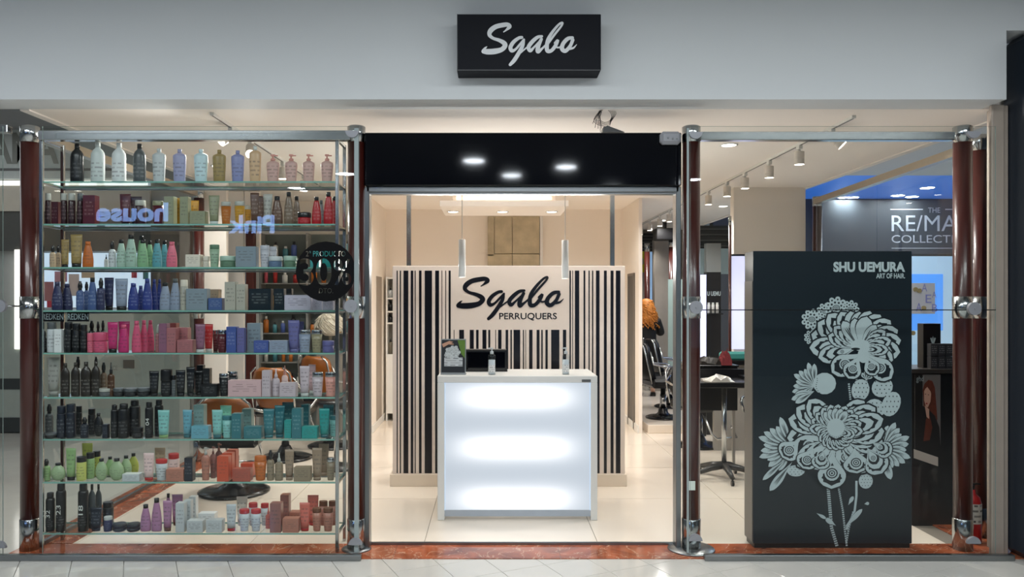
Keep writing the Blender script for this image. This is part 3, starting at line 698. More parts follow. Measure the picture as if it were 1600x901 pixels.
# one line per shelf; each item: kind x0 x1 top depth(f front, m middle, b back) colour cap [text]
ROWS = ['''
L 110 131 224 f black black;L 142 164 222 f frost frost;L 175 197 223 f white white;L 208 228 224.5 f smoke black;B 238 259 232 f light_grey light_grey;B 270 291 233 f lavender lavender;
B 303 325 233 f aqua_white aqua_white;B 332 353.5 234 f gold gold;B 361 382 235 f periwinkle periwinkle;B 389 408.5 228 f sand frost;P 416 437 241 f blush salmon;P 445 465 241 f blush salmon;P 472.5 492 241 f blush salmon;P 501 521 241 f blush salmon''',
'''Y 71 80 302 f darkwine silver;X 79 95 316 b wine wine;Y 95.5 105 302 f darkwine silver;Y 107 118 302 f darkwine silver;Y 121 131 302 f darkwine smoke;X 134 153 306 f wine wine;U 187 205 303 b wine black;U 204 222 307 b darkwine black;
Y 211 228 313 f darkwine silver;N 238 256 314 f wine olive;X 260 275 308 f olive olive;X 276 283 310 m honey honey;X 284 297 308 f olive olive;U 298 311 313 b honey amber;X 300 324 330.5 f olive olive;U 326 343 305 f olive frost;
N 345 361.5 315 f amber silver;N 366 383 314.5 f honey silver;N 382 393 321 b honey silver;U 391 405 301 f brown brown;U 401 413 306 b brown brown;U 411 426 303 m silver silver;T 424 442 306.5 f brown black;T 443.5 459 300 f taupebrown black;T 457 470 306.5 b taupebrown black;
J 465.5 486 332 f red black;T 487 502 307.5 f red black;T 497 507 313 b grey smoke;T 505.5 521 300 f red black;T 517 527 307 b red black''',
'''S 78 87 383 f tan black;S 87 95 383 b tan black;U 95.5 108 374 m gold black;U 110 129 366 f gold black;T 129 146 377 f orange orange;D 163 169 397 m clear black;S 170 181 376.5 f light_grey black;T 182 197 374 f pale_green black;T 196 213.5 366.5 f pale_green black;T 215 231.5 374 f green black;
T 214 228 368.5 b green black;T 228 240 376 b green black;T 238 253 374 f teal black;T 251 263 376 b teal black;T 260 277 377.5 f pink pink;X 293 316 398 f cream cream;J 317 327 400 f cream cream;N 327 343.5 382 f sage forest;J 344.5 369 400 f forest pale_green;X 371 403 385.5 f slate slate;
N 406 421.5 383 f pearl pearl;N 421 433 385 b pearl pearl;J 420.5 441 400.5 f denim light_grey;J 443.5 464 400 f forest pale_green;X 486 500 387 m tealbox tealbox;X 505 524 384 m emerald_teal emerald_teal''',
'''T 81 98 440 f navy navy;T 96 113.5 443 m navy navy;S 119.5 131 439 f dusk_blue black;S 131 139.5 440 b dusk_blue black;T 137 152 433.5 f dusk_blue black;S 152 163.5 434 f navy black;U 163 178 433.5 m navy black;U 180 200 435 f mist_blue black;T 200 217 442 f cobalt cobalt;T 214 226 446 b cobalt cobalt;
T 222.5 238 435 f cobalt cobalt;T 236 246 436 m cobalt cobalt;T 245 253.5 436 b cobalt cobalt;T 249.5 267 441 f mist_blue black;T 266 282 435 f mist_blue smoke;Y 282 293.5 437 f stone cream;X 294 327 451 f slate slate;X 329 344 452 b taupe taupe;X 328.5 350 465.5 f dusk_blue slate;X 354 371 440.5 f stone stone;X 371.5 386 444 f stone stone;
X 391 426 451 f ink_teal ink_teal;X 430 446 451 f ink_teal ink_teal;X 446 457 451 b black black;X 446.5 488 461 f lilac lilac;X 490 505 467 m lilac lilac;X 506 522 470 f lilac lilac''',
'''S 67 73 517 f black black;Y 74 88 503 f light_grey smoke;X 88.5 100 514 f white white;Y 101 113 503 f black black;Y 113.5 125.5 505 f black black;Y 126 136.5 507 f black black;S 138 149 501 b black black;S 149.5 157 502 b black black;S 157 165 500.5 b black black;
J 137 147.5 520 f pink pink;J 147 167.5 519 f rose rose;U 168 184.5 503 f magenta black;U 185 203 502 b magenta magenta;T 185 201.5 507 f magenta rose;T 206 221 501 f rose rose;T 219 231 500 m rose rose;T 229 241 500 b rose rose;S 243 251 507 f dusty_rose silver;X 251.5 264 505 f mauve mauve;X 264.5 278 504.5 b brick brick;
X 264 278.5 512 f dusty_rose dusty_rose;X 279 296 511.5 m dusty_rose dusty_rose;X 280 304.5 530.5 f dusty_rose dusty_rose;U 305 321 506 f mauve clear;U 319 333 506 m cherry clear;N 332 342 515.5 b wine chrome;N 339 355.5 515 f wine chrome;X 356.5 372 510 f royal royal;X 372.5 384 512 f violet violet;X 388 409 504.5 m slate slate;
X 399 422 531.5 f royal royal;X 423 451.5 531.5 f mist_blue mist_blue;U 450 468 500 f violet violet;U 462 475 502 b violet violet;N 466.5 486 515 f mist_blue chrome;N 486 504 515 f khaki chrome;J 504 522 532 f violet violet''',
'''U 74 94 558 m silver silver;L 95.5 109 567 f dark_oil dark_oil;L 111 125 566 f dark_oil dark_oil;L 126 143 565 f dark_oil dark_oil;L 143 156.5 564 f dark_oil dark_oil;S 117 127 557 b white black;S 146 154 557 b black black;S 157 167 566 m taupebrown black;D 168 179 565 f dark_amber black;J 156 175 606 f smoke silver;J 178 194.5 606 f black smoke;J 195 215 606 f black smoke;
J 216 235 605.5 f black smoke;U 233 248.5 579.5 f black black;J 252 268.5 577 f black black;Y 268.5 275 586 f smoke black;U 274.5 290 578 f black black;U 291 304.5 573 f black black;U 304 317 578.5 m black black;X 309 319 570 b black black;X 319 329.5 575 m black black;X 317 342 599 f black black;N 342 358.5 583 f black chrome;N 355 372 579.5 b black chrome;
X 359 411 593 f powder_pink powder_pink;X 411.5 424.5 578 f pale_lilac pale_lilac;D 425 437.5 575 f pale_lilac pale_lilac;D 440 450 570 b pale_rose salmon;X 439 464.5 597 f pale_lilac pale_lilac;U 468 484 571.5 f pale_lilac clear;U 482 493.5 569 b powder_pink clear;N 487 505.5 581 f pale_lilac chrome;N 507.5 526 581 f salmon chrome''',
'''S 71 83 631 b smoke black;J 71 90 676 f black smoke;Y 89.5 103 634 f dark_navy dark_navy;Y 104 118 631 f dark_navy dark_navy;Y 119 128 634 b black black;S 126 138.5 651.5 f dark_navy black;Y 138 149 638 b black black;O 146 162 645 m black black;X 162.5 171 662 f dark_navy dark_navy;C 173.5 184.5 632 f black black;C 185 202 630 f black black;C 202.5 219 625 m black black;J 207 223.5 667.5 f black black;
C 227 239 628 f black black 04;C 242 255 624 m black black;U 246.5 265 640.5 f sea leaf_green;U 285.5 300 640 f sky_teal petrol;X 305 321 631.5 m grey_teal grey_teal;X 302 329 664 f sky_teal sky_teal;U 331 348 640 f sea petrol;U 344 362 633 m seafoam petrol;N 347 363.5 649 f sea petrol;X 364.5 379.5 645 f petrol petrol;X 380 395 638 b grey_teal grey_teal;X 383.5 411 665 f petrol petrol;
U 411 429 638.5 f petrol petrol;U 429 445 633 f deep_teal deep_teal;U 441 459 628 b deep_teal deep_teal;X 446 457 655 f emerald_teal emerald_teal;X 458 473 637 f petrol petrol;X 472 484 631.5 b deep_teal deep_teal;X 473.5 498 665 f emerald_teal emerald_teal;U 498.5 515 638 f emerald_teal deep_teal;U 505 522 632 b deep_teal deep_teal;N 514.5 530 649 m sea petrol''',
'''S 66 78.5 717 f leaf_green black;O 79 103 723 f apple_green black;U 103 119 700 f leaf_green black;Y 120 134.5 713 f yellow_green black;U 128 145 692 b lime lime;Y 135 147.5 706.5 m leaf_green black;Y 145.5 157 704 b lime black;O 149 168 716 f apple_green black;O 164 180 713 b leaf_green black;O 171 194 715.5 f apple_green black;O 188 206 711 m apple_green black;O 200 217 707.5 b lime black;X 195 222 738.5 f light_grey white;
U 224 241 707.5 f pale_rose cherry;U 241.5 258.5 699 b tan tan;N 243 262 717 f light_grey cherry;Y 263 280 708 b pale_rose cherry;X 263 290.5 731 f copper copper;X 291 304 713.5 f dark_navy black;P 314.5 328.5 698.5 f copper silver;P 328 338 697 m rosewood rosewood;P 336.5 347.5 692 b rosewood copper;X 342 360 711 f tangerine tangerine;X 349 365 706.5 m tangerine tangerine;X 356 371 702 b tangerine tangerine;
X 366 394 730.5 f rust rust;X 378 397 722.5 b tangerine tangerine;N 397 417 712 f orange orange;S 417 428.5 703 f mushroom black;D 429.5 442.5 706.5 f mushroom silver;U 445 459.5 702 f taupe taupe;X 461 487 728 f mushroom mushroom;U 487.5 503.5 699.5 f taupe taupe;U 498 514 693 b taupe taupe;N 510 523.5 714.5 f mushroom chrome''',
'''C 72 85.5 769 f black black 32;C 88 103 755 f black black 23;C 122.5 138 755 f black black 18;L 138 149.5 756 m smoke black;L 149 159 756 b smoke black;U 141 159 793 f dark_navy dark_navy;Y 161 177 783.5 b black black;Y 162.5 175.5 806.5 f navy clear;H 177 197.5 817 f black black;H 199 219 817 f black black;T 219.5 236 788 f orchid black;T 236.5 253 778 f orchid black;U 254.5 269 782 f orchid bronze;T 258 268 770.5 b orchid black;
U 268.5 286 772 b orchid bronze;X 277.5 291 784 f light_grey light_grey;X 289 300 780 m light_grey light_grey;X 297 308 774.5 b white white;X 295 320 811 f light_grey light_grey;X 325 350 810 f light_grey light_grey;X 312 338 800 b white white;U 353.5 369.5 787.5 f light_grey cherry;U 369.5 387 775.5 b cream cream;N 373.5 390.5 795 f light_grey cherry;N 391.5 408.5 795 f light_grey cherry;N 388 403 785 b light_grey cherry;N 407 420.5 786 b light_grey cherry;
D 415 424 791 m coral coral;X 424 441.5 784 f rosewood rosewood;X 439.5 453 771.5 b rosewood copper;X 443.5 469 807.5 f copper copper;X 454 470 798 b copper copper;U 468 484.5 785 f coral cherry;U 480.5 498 773 b coral cherry;N 487.5 502.5 793 f copper bronze;N 504.5 521 793 f copper bronze;N 498 512.5 782 b copper bronze;N 513 526.5 782 b copper bronze''']
NTH = ['top', 'second', 'third', 'fourth', 'fifth', 'sixth', 'seventh', 'eighth', 'bottom']
def colour_word(c): return {'darkwine': 'dark wine', 'taupebrown': 'greyish brown', 'tealbox': 'bright teal', 'ink teal': 'near-black', 'sea': 'pale teal', 'silver': 'silver grey', 'dark oil': 'black-brown', 'royal': 'royal blue', 'frost': 'frosted white'}.get(c, c)
PROD = []
def make_product(ri, k, x0, x1, top, dep, col, cap, text):
    D = {'f': 4.905, 'm': 4.965, 'b': 5.035}[dep]
    z0 = SHZ[ri]; z1 = Z(top, D)
    if k != 'X' and dep == 'f': D = 4.91
    cx = (X(x0, D)+X(x1, D))/2; r = (X(x1, D)-X(x0, D))/2*.985; h = z1-z0
    base = KIND[k][0]
    m, mc = cm(col), cm(cap)
    light = sum(NM[col]) > 300
    pm = print_mat(NM[col], ink(NM[col], .34))
    root = thing(base, None, KIND[k][2], (cx, D, z0), 0)
    if k == 'X':
        dd = min(.03, max(.018, r))
        root.location.y = D-.008 if dep == 'f' else D
        obj('carton_body', MB().bbox(-r, r, -dd, dd, 0, h, .0015), m, root)
        obj('print', MB().box(-r*.72, r*.72, -dd-.0006, -dd, h*.28, h*.8), pm, root)
        obj('lid_flap', MB().box(-r+.002, r-.002, -dd+.002, dd-.002, h, h+.0008), mc, root)
    elif k == 'U':
        dy = .6; capc = cap not in (col,)
        hc = .12*h
        obj('cap', MB().lathe(0, 0, [(r*.74, 0), (r*.78, hc)], 16, dy*.95), mc, root)
        n = 16; vs = []; rows = [(0, .80, dy*.95), (.25, .85, dy*.8), (.6, .93, dy*.42), (.9, .99, .07), (1, 1, .05)]
        for t_, a, b in rows:
            for q in range(n):
                an = 2*PI*q/n; vs.append((r*a*math.cos(an), r*b*math.sin(an), hc+(h-hc)*t_))
        fs = [(i*n+q, i*n+(q+1) % n, (i+1)*n+(q+1) % n, (i+1)*n+q) for i in range(len(rows)-1) for q in range(n)]
        fs += [tuple(range(n))[::-1], tuple((len(rows)-1)*n+q for q in range(n))]
        obj('tube_body', MB().add(vs, fs, 0, True), m, root)
        pv = []
        for t_ in (.22, .42, .62, .8):
            a = .84+(.99-.84)*t_; b = dy*.86*(1-t_)+.06
            for q in range(7):
                an = -PI*.8+PI*.6*q/6; pv.append((r*a*math.cos(an), r*b*math.sin(an)*1.03-.0025, hc+(h-hc)*t_))
        obj('print', MB().add(pv, [(i*7+q, i*7+q+1, (i+1)*7+q+1, (i+1)*7+q) for i in range(3) for q in range(6)], 0, True), pm, root)
    else:
        pb, pc = BODY[k]; dy = DYF[k]
        obj('bottle_body' if k not in 'JH' else 'jar_body', MB().lathe(0, 0, [(a*r, b*h) for a, b in pb], 18, dy), m, root)
        cb_ = MB().lathe(0, 0, [(a*r, b*h) for a, b in pc], 14, max(dy, .8) if k not in 'JNH' else dy)
        if k == 'P': cb_.box(-.13*r, r*.75, -.1*r, .1*r, .935*h, .975*h).box(-.3*r, .3*r, -.2*r, .2*r, .94*h, 1.0*h)
        obj('lid' if k in 'JNH' else 'pump' if k == 'P' else 'cap', cb_, mc, root)
        a0, a1 = -PI*.82, -PI*.18
        lo, hi = {'J': (.12, .5), 'H': (.2, .4), 'O': (.2, .5), 'L': (.1, .5), 'C': (.12, .5)}.get(k, (.14, .6))
        def rad(t_):
            for (a, b), (c, d_) in zip(pb, pb[1:]):
                if b <= t_ <= d_: return a+(c-a)*(t_-b)/max(d_-b, 1e-6)
            return pb[-1][0]
        if text:
            body = text.replace('_', ' ')
            text_mesh('lettering', body, -r*.5, r*.45, h*.36, h*.56, -r*1.03, rgbm((206, 210, 204)), root, turn=1)
            obj('print', MB().lathe(0, 0, [(rad(t_)*r+.0008, t_*h) for t_ in (.12, .22, .33)], 8, dy, a0=a0, a1=a1), pm, root)
        else:
            obj('print', MB().lathe(0, 0, [(rad(t_)*r+.0008, t_*h) for t_ in (lo, (lo+hi)/2, hi)], 8, dy, a0=a0, a1=a1), pm, root)
    PROD.append([root, ri, (x0+x1)/2, colour_word(col), KIND[k][1], dep, top, cap if cap != col else None])
for ri, row in enumerate(ROWS):
    for it in row.replace('\n', '').split(';'):
        q = it.split(); k = q[0]
        make_product(ri, k, float(q[1]), float(q[2]), float(q[3]), q[4], q[5].replace('_', ' '), q[6].replace('_', ' '), q[7] if len(q) > 7 else None)
# labels: own look first, then the neighbours it stands between
DEPTHW = {'f': 'front', 'm': 'middle', 'b': 'rear'}
seen = {}
for ri in range(9):
    row = sorted([p for p in PROD if p[1] == ri], key=lambda p: p[2])
    for i, p in enumerate(row):
        me_ = p[3]+' '+p[4]
        l = row[i-1][3]+' '+row[i-1][4].split()[-1] if i else 'the near upright'
        r_ = row[i+1][3]+' '+row[i+1][4].split()[-1] if i+1 < len(row) else 'the end upright'
        if i == 0: lab = f'{me_} at the outer end of the {NTH[ri]} glass shelf'
        elif i+1 == len(row): lab = f'{me_} at the entrance end of the {NTH[ri]} glass shelf'
        else: lab = f'{me_} between {l} and {r_} on {NTH[ri]} shelf'
        p.append(lab); p[0]['group'] = f'hair products on the {NTH[ri]} glass shelf'
cnt = {}
for p in PROD: cnt.setdefault(p[8], []).append(p)
ORD = ['first', 'second', 'third', 'fourth', 'fifth', 'sixth', 'seventh', 'eighth']
for lab, ps in cnt.items():
    if len(ps) == 1: ps[0][0]['label'] = lab; continue
    same = sorted([q for q in PROD if q[1] == ps[0][1] and q[3:5] == ps[0][3:5]], key=lambda q: q[2])
    for p in ps:
        p[0]['label'] = f'{p[3]} {p[4]}, {ORD[same.index(p)]} of {len(same)} from outer end on {NTH[p[1]]} shelf'
# hanging shelf talkers: a tag and its reflection, modelled as a second plate
for a, b, wd, lab in ((66, 100, 'REDKEN', 'black shelf tag with pale lettering, outer of two under the fourth shelf'), (105, 139, 'REDKEN', 'black shelf tag with pale lettering, inner of two under the fourth shelf')):
    D = 4.955; t = thing('shelf_tag', lab, 'sign', (X((a+b)/2, D), D, SHZ[3]-.0105), 0, 'shelf tags')
    z0 = Z(502, D)-t.location.z; z1 = Z(488, D)-t.location.z; h2 = (X(b, D)-X(a, D))/2
    obj('plate', MB().box(-h2, h2, 0, .003, z0, -.0), BLACKPL, t)
    text_mesh('lettering', wd, -h2+.004, h2-.004, z0+.012, z1-.008, -.001, GREYTXT, t)
# ------------------------------------------------------------ flower display box behind the second window
D = 4.93
FB = thing('flower_display', 'tall dark display box printed with pale flowers behind the second window', 'display', (X(1301, D), D, .005))
fx = FB.location.x
BOXM = mat('dark_display_board', (25, 35, 42), .3, var=.05)
hz = Z(392, D)-.005; h2 = X(1425, D)-fx
obj('casing', MB().bbox(-h2, h2, 0, .17, .03, hz, .003), BOXM, FB)
obj('foot_plinth', MB().box(-h2+.01, h2-.01, .01, .16, 0, .03), BLACKPL, FB)
obj('side_strip', MB().box(-h2-.004, -h2, .01, .16, .04, Z(440, D)), mat('strip_taupe', (110, 104, 98), .4), FB)
text_mesh('lettering', 'SHU UEMURA', X(1302, D)-fx, X(1414, D)-fx, Z(426, D), Z(410, D), -.0012, GREYTXT, FB, bold=.048)
text_mesh('lettering', 'ART OF HAIR.', X(1369, D)-fx, X(1414, D)-fx, Z(436, D), Z(428, D), -.0012, GREYTXT, FB, bold=.025)
# the printed flowers: flat vinyl petals, each a hair's breadth over the last
LIGHT, DARK = MB(), MB()
lay = [0.0]
def px2(x, y): return (X(x, D)-fx, Z(y, D))
def poly2(mb, pts):
    lay[0] += .000008
    mb.add([(px2(a, b)[0], -.0012-lay[0], px2(a, b)[1]) for a, b in pts], [tuple(range(len(pts)))])
def petal_pts(cx, cy, ang, ln, wd, n=12, tip=.62, ser=0):
    """outline of a petal in photo-plane units, base at cx, cy"""
    pts = []; c, s = math.cos(ang), math.sin(ang)
    side = []
    for i in range(n+1):
        t = i/n
        q = (math.sin(PI*t**1.55)**.55*(.35+.65*min(1, t*1.8))) if 0 < t < 1 else 0
        side.append((t*ln, q*wd/2))
    ring = side+[(a, -b) for a, b in side[::-1][1:-1]]
    for k, (a, b) in enumerate(ring):
        if ser and k % 2 and a > ln*.35: a, b = ln*.35+(a-ln*.35)*.93, b*.86
        pts.append((cx+a*c-b*s, cy+a*s+b*c))
    return pts
def circ(cx, cy, rx, ry=None, n=14, rot=0):
    ry = ry or rx
    return [(cx+rx*math.cos(a)*math.cos(rot)-ry*math.sin(a)*math.sin(rot), cy+rx*math.cos(a)*math.sin(rot)+ry*math.sin(a)*math.cos(rot)) for a in [2*PI*k/n for k in range(n)]]
def eye(cx, cy, r, flat=.8, rot=0):
    for i, f in enumerate((1, .78, .56, .38, .18)): poly2(DARK if i % 2 == 0 else LIGHT, circ(cx, cy, r*f, r*f*flat, 12, rot))
def petal(cx, cy, deg, ln, wd, style=1, ser=1):
    a = math.radians(deg)
    poly2(DARK, petal_pts(cx, cy, a, ln*1.04, wd*1.12, 12))
    poly2(LIGHT, petal_pts(cx, cy, a, ln, wd, 12))
    c, s = math.cos(a), math.sin(a)
    if style == 1:      # serrated dark arc, pale inner petal, eye
        b = .06*ln
        poly2(DARK, petal_pts(cx+b*c, cy+b*s, a, ln*.84, wd*.80, 14, ser=1))
        poly2(LIGHT, petal_pts(cx+b*c, cy+b*s, a, ln*.74, wd*.64, 12))
        poly2(DARK, petal_pts(cx+b*c, cy+b*s, a, ln*.58, wd*.46, 10))
        poly2(LIGHT, petal_pts(cx+b*c, cy+b*s, a, ln*.48, wd*.32, 10))
        eye(cx+ln*.40*c, cy+ln*.40*s, wd*.10, 1)
    elif style == 2:    # veined
        for k in (-.25, 0, .25):
            poly2(DARK, petal_pts(cx+.1*ln*c, cy+.1*ln*s, a+k*wd/ln, ln*.7, wd*.09, 6))
    elif style == 3:    # big eye
        poly2(DARK, petal_pts(cx+.3*ln*c, cy+.3*ln*s, a, ln*.62, wd*.74, 12, ser=1))
        poly2(LIGHT, circ(cx+.58*ln*c, cy+.58*ln*s, wd*.27, wd*.27))
        eye(cx+.58*ln*c, cy+.58*ln*s, wd*.21, .9)
def leafy(cx, cy, degs, ln, wd):
    for i, d_ in enumerate(degs): petal(cx, cy, d_, ln*(.85+.3*((i*37) % 10)/10), wd, 2)
def lacy(cx, cy, r, n=9):
    poly2(LIGHT, circ(cx, cy, r))
    for k in range(n):
        a = 2*PI*k/n
        poly2(LIGHT, circ(cx+r*math.cos(a), cy+r*math.sin(a), r*.3, n=8))
        poly2(DARK, circ(cx+r*.95*math.cos(a), cy+r*.95*math.sin(a), r*.11, n=6)); poly2(DARK, circ(cx+r*.62*math.cos(a+.3), cy+r*.62*math.sin(a+.3), r*.13, n=6))
    eye(cx, cy, r*.42)
def bud(cx, cy, rx, ry, rot=0):
    poly2(LIGHT, circ(cx, cy, rx, ry, 16, rot))
    for i in range(4):
        for j in range(4):
            u, v = (i-1.5)*.42*rx+(j % 2)*.15*rx, (j-1.5)*.4*ry
            poly2(DARK, circ(cx+u, cy+v, rx*.06, ry*.07, 6))
# stems first (lowest)
def stem(pts, wd, dash=True):
    for (a, b), (c, d_) in zip(pts, pts[1:]):
        n = max(1, int(math.hypot(c-a, d_-b)/3.2)); nx, ny = -(d_-b), c-a; q = math.hypot(nx, ny); nx, ny = nx/q*wd/2, ny/q*wd/2
        for i in range(n):
            t0, t1 = i/n, (i+(.62 if dash else 1.02))/n
            poly2(LIGHT, [(a+(c-a)*t0+nx, b+(d_-b)*t0+ny), (a+(c-a)*t1+nx, b+(d_-b)*t1+ny), (a+(c-a)*t1-nx, b+(d_-b)*t1-ny), (a+(c-a)*t0-nx, b+(d_-b)*t0-ny)])
stem([(1294, 764), (1297, 800), (1299, 825), (1308, 855)], 5); stem([(1310, 762), (1317, 800), (1320, 830), (1323, 855)], 3)
stem([(1338, 752), (1338, 775), (1335, 800), (1322, 828)], 3.5, False); stem([(1333, 800), (1326, 826), (1322, 850)], 3)
stem([(1338, 575), (1338, 610), (1336, 640)], 3); stem([(1352, 580), (1354, 600)], 3); stem([(1326, 600), (1330, 640)], 3)
petal(1318, 826, -46, 42, 8, 0); petal(1306, 822, 215, 20, 8, 0); petal(1350, 788, -8, 8, 5, 0); petal(1325, 790, -60, 16, 6, 0); petal(1275, 802, 30, 18, 5, 0)
# side leaf sprays
leafy(1236, 700, (118, 128, 140, 152, 163, 174, 186, 198, 210, 222, 235, 250), 48, 11)
petal(1238, 722, 128, 58, 13, 2); petal(1230, 716, 138, 52, 9, 2)
leafy(1378, 700, (-75, -62, -48, -35, -22, -8, 6, 20, 34, 48, 62, 76), 42, 11); petal(1378, 708, 72, 44, 13, 2)
leafy(1272, 604, (150, 165, 180, 195, 210, 225, 240, 255, 270, 135), 34, 9); leafy(1272, 612, (170, 160, 148), 36, 10)
poly2(LIGHT, circ(1288, 600, 18, 17)); 
for k in range(9): poly2(DARK, circ(1274+math.cos(k*.7)*2.5+k*.8, 592+k*3.2, .8, n=6))
bud(1344, 610, 14, 17, .2); bud(1378, 606, 17, 15, -.5); bud(1392, 632, 14, 20, .4); bud(1366, 640, 16, 16); leafy(1352, 594, (-60, -90, -30, -120), 14, 6)
lacy(1268, 500, 13); lacy(1267, 528, 9); lacy(1289, 488, 11); lacy(1306, 482, 14); lacy(1328, 484, 11)
bud(1243, 736, 14, 9); bud(1352, 752, 11, 12)
# top flower
for d_, ln, wd, st in ((196, 76, 34, 1), (212, 74, 34, 1), (228, 70, 32, 1), (244, 62, 28, 1), (258, 58, 26, 2), (272, 56, 26, 2), (288, 60, 28, 1), (304, 62, 30, 1), (320, 66, 30, 1), (336, 68, 30, 1), (350, 68, 30, 1), (6, 66, 32, 1), (20, 58, 28, 1), (180, 76, 32, 1), (166, 64, 28, 1)):
    petal(1340, 544, d_, ln, wd, st)
for d_, ln, wd, st in ((204, 52, 22, 1), (222, 52, 20, 1), (240, 50, 18, 2), (262, 48, 18, 0), (284, 52, 26, 0), (306, 46, 16, 2), (326, 50, 20, 1), (345, 52, 20, 1), (2, 46, 18, 1)):
    petal(1341, 546, d_, ln, wd, st)
petal(1348, 552, 148, 58, 34, 3); petal(1342, 556, 116, 40, 28, 3); petal(1350, 552, 44, 58, 34, 3); petal(1352, 554, 66, 36, 24, 3)
poly2(LIGHT, circ(1343, 540, 15, 9)); poly2(DARK, circ(1336, 546, 7, 2)); poly2(LIGHT, circ(1348, 556, 9, 12))
# large flower
cx, cy = 1305, 676
for d_ in (178, 160, 142, 124, 104, 84, 64, 46, 28, 10, -6): petal(cx, cy+6, d_, 76 if abs(d_-90) > 40 else 62, 36, 1 if d_ % 4 else 3)
for d_, ln in ((196, 70), (212, 66), (230, 60), (248, 56), (264, 52), (280, 52), (296, 56), (312, 60), (328, 66), (344, 70)): petal(cx, cy, d_, ln*(1.1 if ln > 58 else .8), 32, 1)
petal(1300, 706, 92, 58, 44, 3); petal(1334, 700, 84, 40, 40, 3); petal(1354, 700, 60, 46, 38, 1); petal(1248, 688, 135, 38, 34, 3); petal(1270, 700, 118, 36, 32, 3); petal(1286, 704, 105, 30, 28, 1); petal(1362, 692, 30, 34, 26, 1)
for d_ in (205, 222, 240, 258, 275, 292, 308, 325, 342, 186, 0): petal(cx, cy-2, d_, 42, 17, 1)
for d_ in (170, 150, 130, 110, 90, 70, 50, 30, 12): petal(cx, cy-2, d_, 30, 16, 1)
for d_ in (232, 250, 268, 286, 304): petal(cx, cy-8, d_, 30, 12, 2)
poly2(LIGHT, circ(1304.5, 668, 14, 14)); poly2(DARK, [(1293, 680), (1305, 686), (1318, 680), (1312, 688), (1298, 688)])
obj('flower_print', LIGHT, GREYTXT, FB, fix=False); obj('flower_outline', DARK, mat('print_dark', (20, 29, 35), .4), FB, fix=False)

# ------------------------------------------------------------ black hair-tool stand with poster
D = 5.45
gs = thing('poster_stand', 'black floor stand with a poster of a red-haired woman beside the flower display', 'stand', (X(1458, D), D, .005))
gx = gs.location.x; a, b = X(1424, D)-gx, X(1500, D)-gx
obj('cabinet', MB().bbox(a, b, 0, .34, Z(826, D), Z(584, D), .004), mat('stand_black', (18, 20, 22), .3), gs)
obj('top_shelf', MB().bbox(a-.01, b+.01, -.02, .36, Z(584, D), Z(577, D), .003), mat('stand_top', (52, 48, 46), .4), gs)
obj('base', MB().bbox(a+.01, b-.01, .02, .32, 0, Z(826, D)), BLACKPL, gs)
obj('poster', MB().box(X(1429, D)-gx, X(1469, D)-gx, -.004, 0, Z(702, D), Z(586, D)), mat('poster_grey', (122, 116, 114), .3, var=.15, scale=4), gs)
obj('poster_shadow', MB().box(X(1429, D)-gx, X(1441, D)-gx, -.0046, -.004, Z(702, D), Z(586, D)), mat('poster_black', (20, 20, 22), .3), gs)
def pp(name, pts, m, k):
    mb = MB(); mb.add([(X(x_, D)-gx, -.005-k*.0004, Z(y_, D)) for x_, y_ in pts], [tuple(range(len(pts)))]); return obj(name, mb, m, gs, fix=False)
HAIR = mat('poster_hair', (104, 46, 30), .4, var=.5, scale=60); SKIN = mat('poster_skin', (214, 166, 146), .4)
pp('poster_hair', [(1441, 610), (1444, 600), (1450, 594), (1456, 596), (1460, 606), (1462, 630), (1464, 655), (1460, 668), (1446, 664), (1443, 640)], HAIR, 1)
pp('poster_coat', [(1430, 702), (1432, 655), (1440, 634), (1450, 640), (1460, 650), (1467, 668), (1469, 702)], tint('coat', (24, 22, 24)), 2)
pp('poster_curl', [(1442, 690), (1446, 655), (1452, 650), (1456, 668), (1452, 688)], HAIR, 3)
pp('poster_neck', [(1444, 634), (1451, 640), (1451, 655), (1447, 652)], SKIN, 4)
pp('poster_face', [(1443, 612), (1447, 604), (1452, 606), (1454, 616), (1453, 628), (1449, 637), (1446, 636), (1443, 626)], SKIN, 5)
pp('poster_fringe', [(1443, 610), (1447, 600), (1455, 604), (1456, 626), (1453, 612), (1448, 605)], HAIR, 6)
for x_, y_ in ((1445.2, 616.5), (1449.8, 617.5)): pp('poster_eye', [(x_-1.2, y_), (x_, y_-.9), (x_+1.2, y_), (x_, y_+.6)], tint('eye', (36, 26, 24)), 6)
pp('poster_mouth', [(1445, 631), (1447, 629.6), (1449, 631), (1447, 632.6)], tint('lips', (168, 60, 56)), 6)
text_mesh('lettering', 'ghd', X(1431, D)-gx, X(1442.5, D)-gx, Z(599, D), Z(588, D), -.0062, GREYTXT, gs)
obj('paper_strip', MB().add([(X(1427, D)-gx, -.006, Z(716, D)), (X(1465, D)-gx, -.006, Z(729, D)), (X(1465, D)-gx, -.006, Z(715, D)), (X(1427, D)-gx, -.006, Z(702, D))], [(0, 1, 2, 3)]), mat('paper_white', (214, 206, 196), .5), gs)
for k, pts in enumerate(([(1430, 745), (1440, 722), (1437, 760), (1432, 775)], [(1452, 735), (1464, 728), (1464, 760), (1456, 745)], [(1441, 780), (1450, 765), (1446, 795)])): pp('sheen_fold', pts, mat('fold_grey', (62, 62, 60), .25), k)
t = thing('product_box', 'tall black box with a silver crest standing on the poster stand', 'box', (X(1451.5, 5.56), 5.56, Z(577, D)))
q = 13.5/F*5.56; obj('carton_body', MB().bbox(-q, q, -.04, .04, 0, Z(505, 5.56)-t.location.z, .002), BLACKPL, t)
ct = MB()
for k in range(5): ribbon(ct, [(.006, .16, .002), (.006+(k-2)*.008, .2+.008*abs(2-k), .006), (.006+(k-2)*.006, .235-.01*abs(k-2), .001)], -.041)
obj('crest', ct, GREYTXT, t, fix=False)
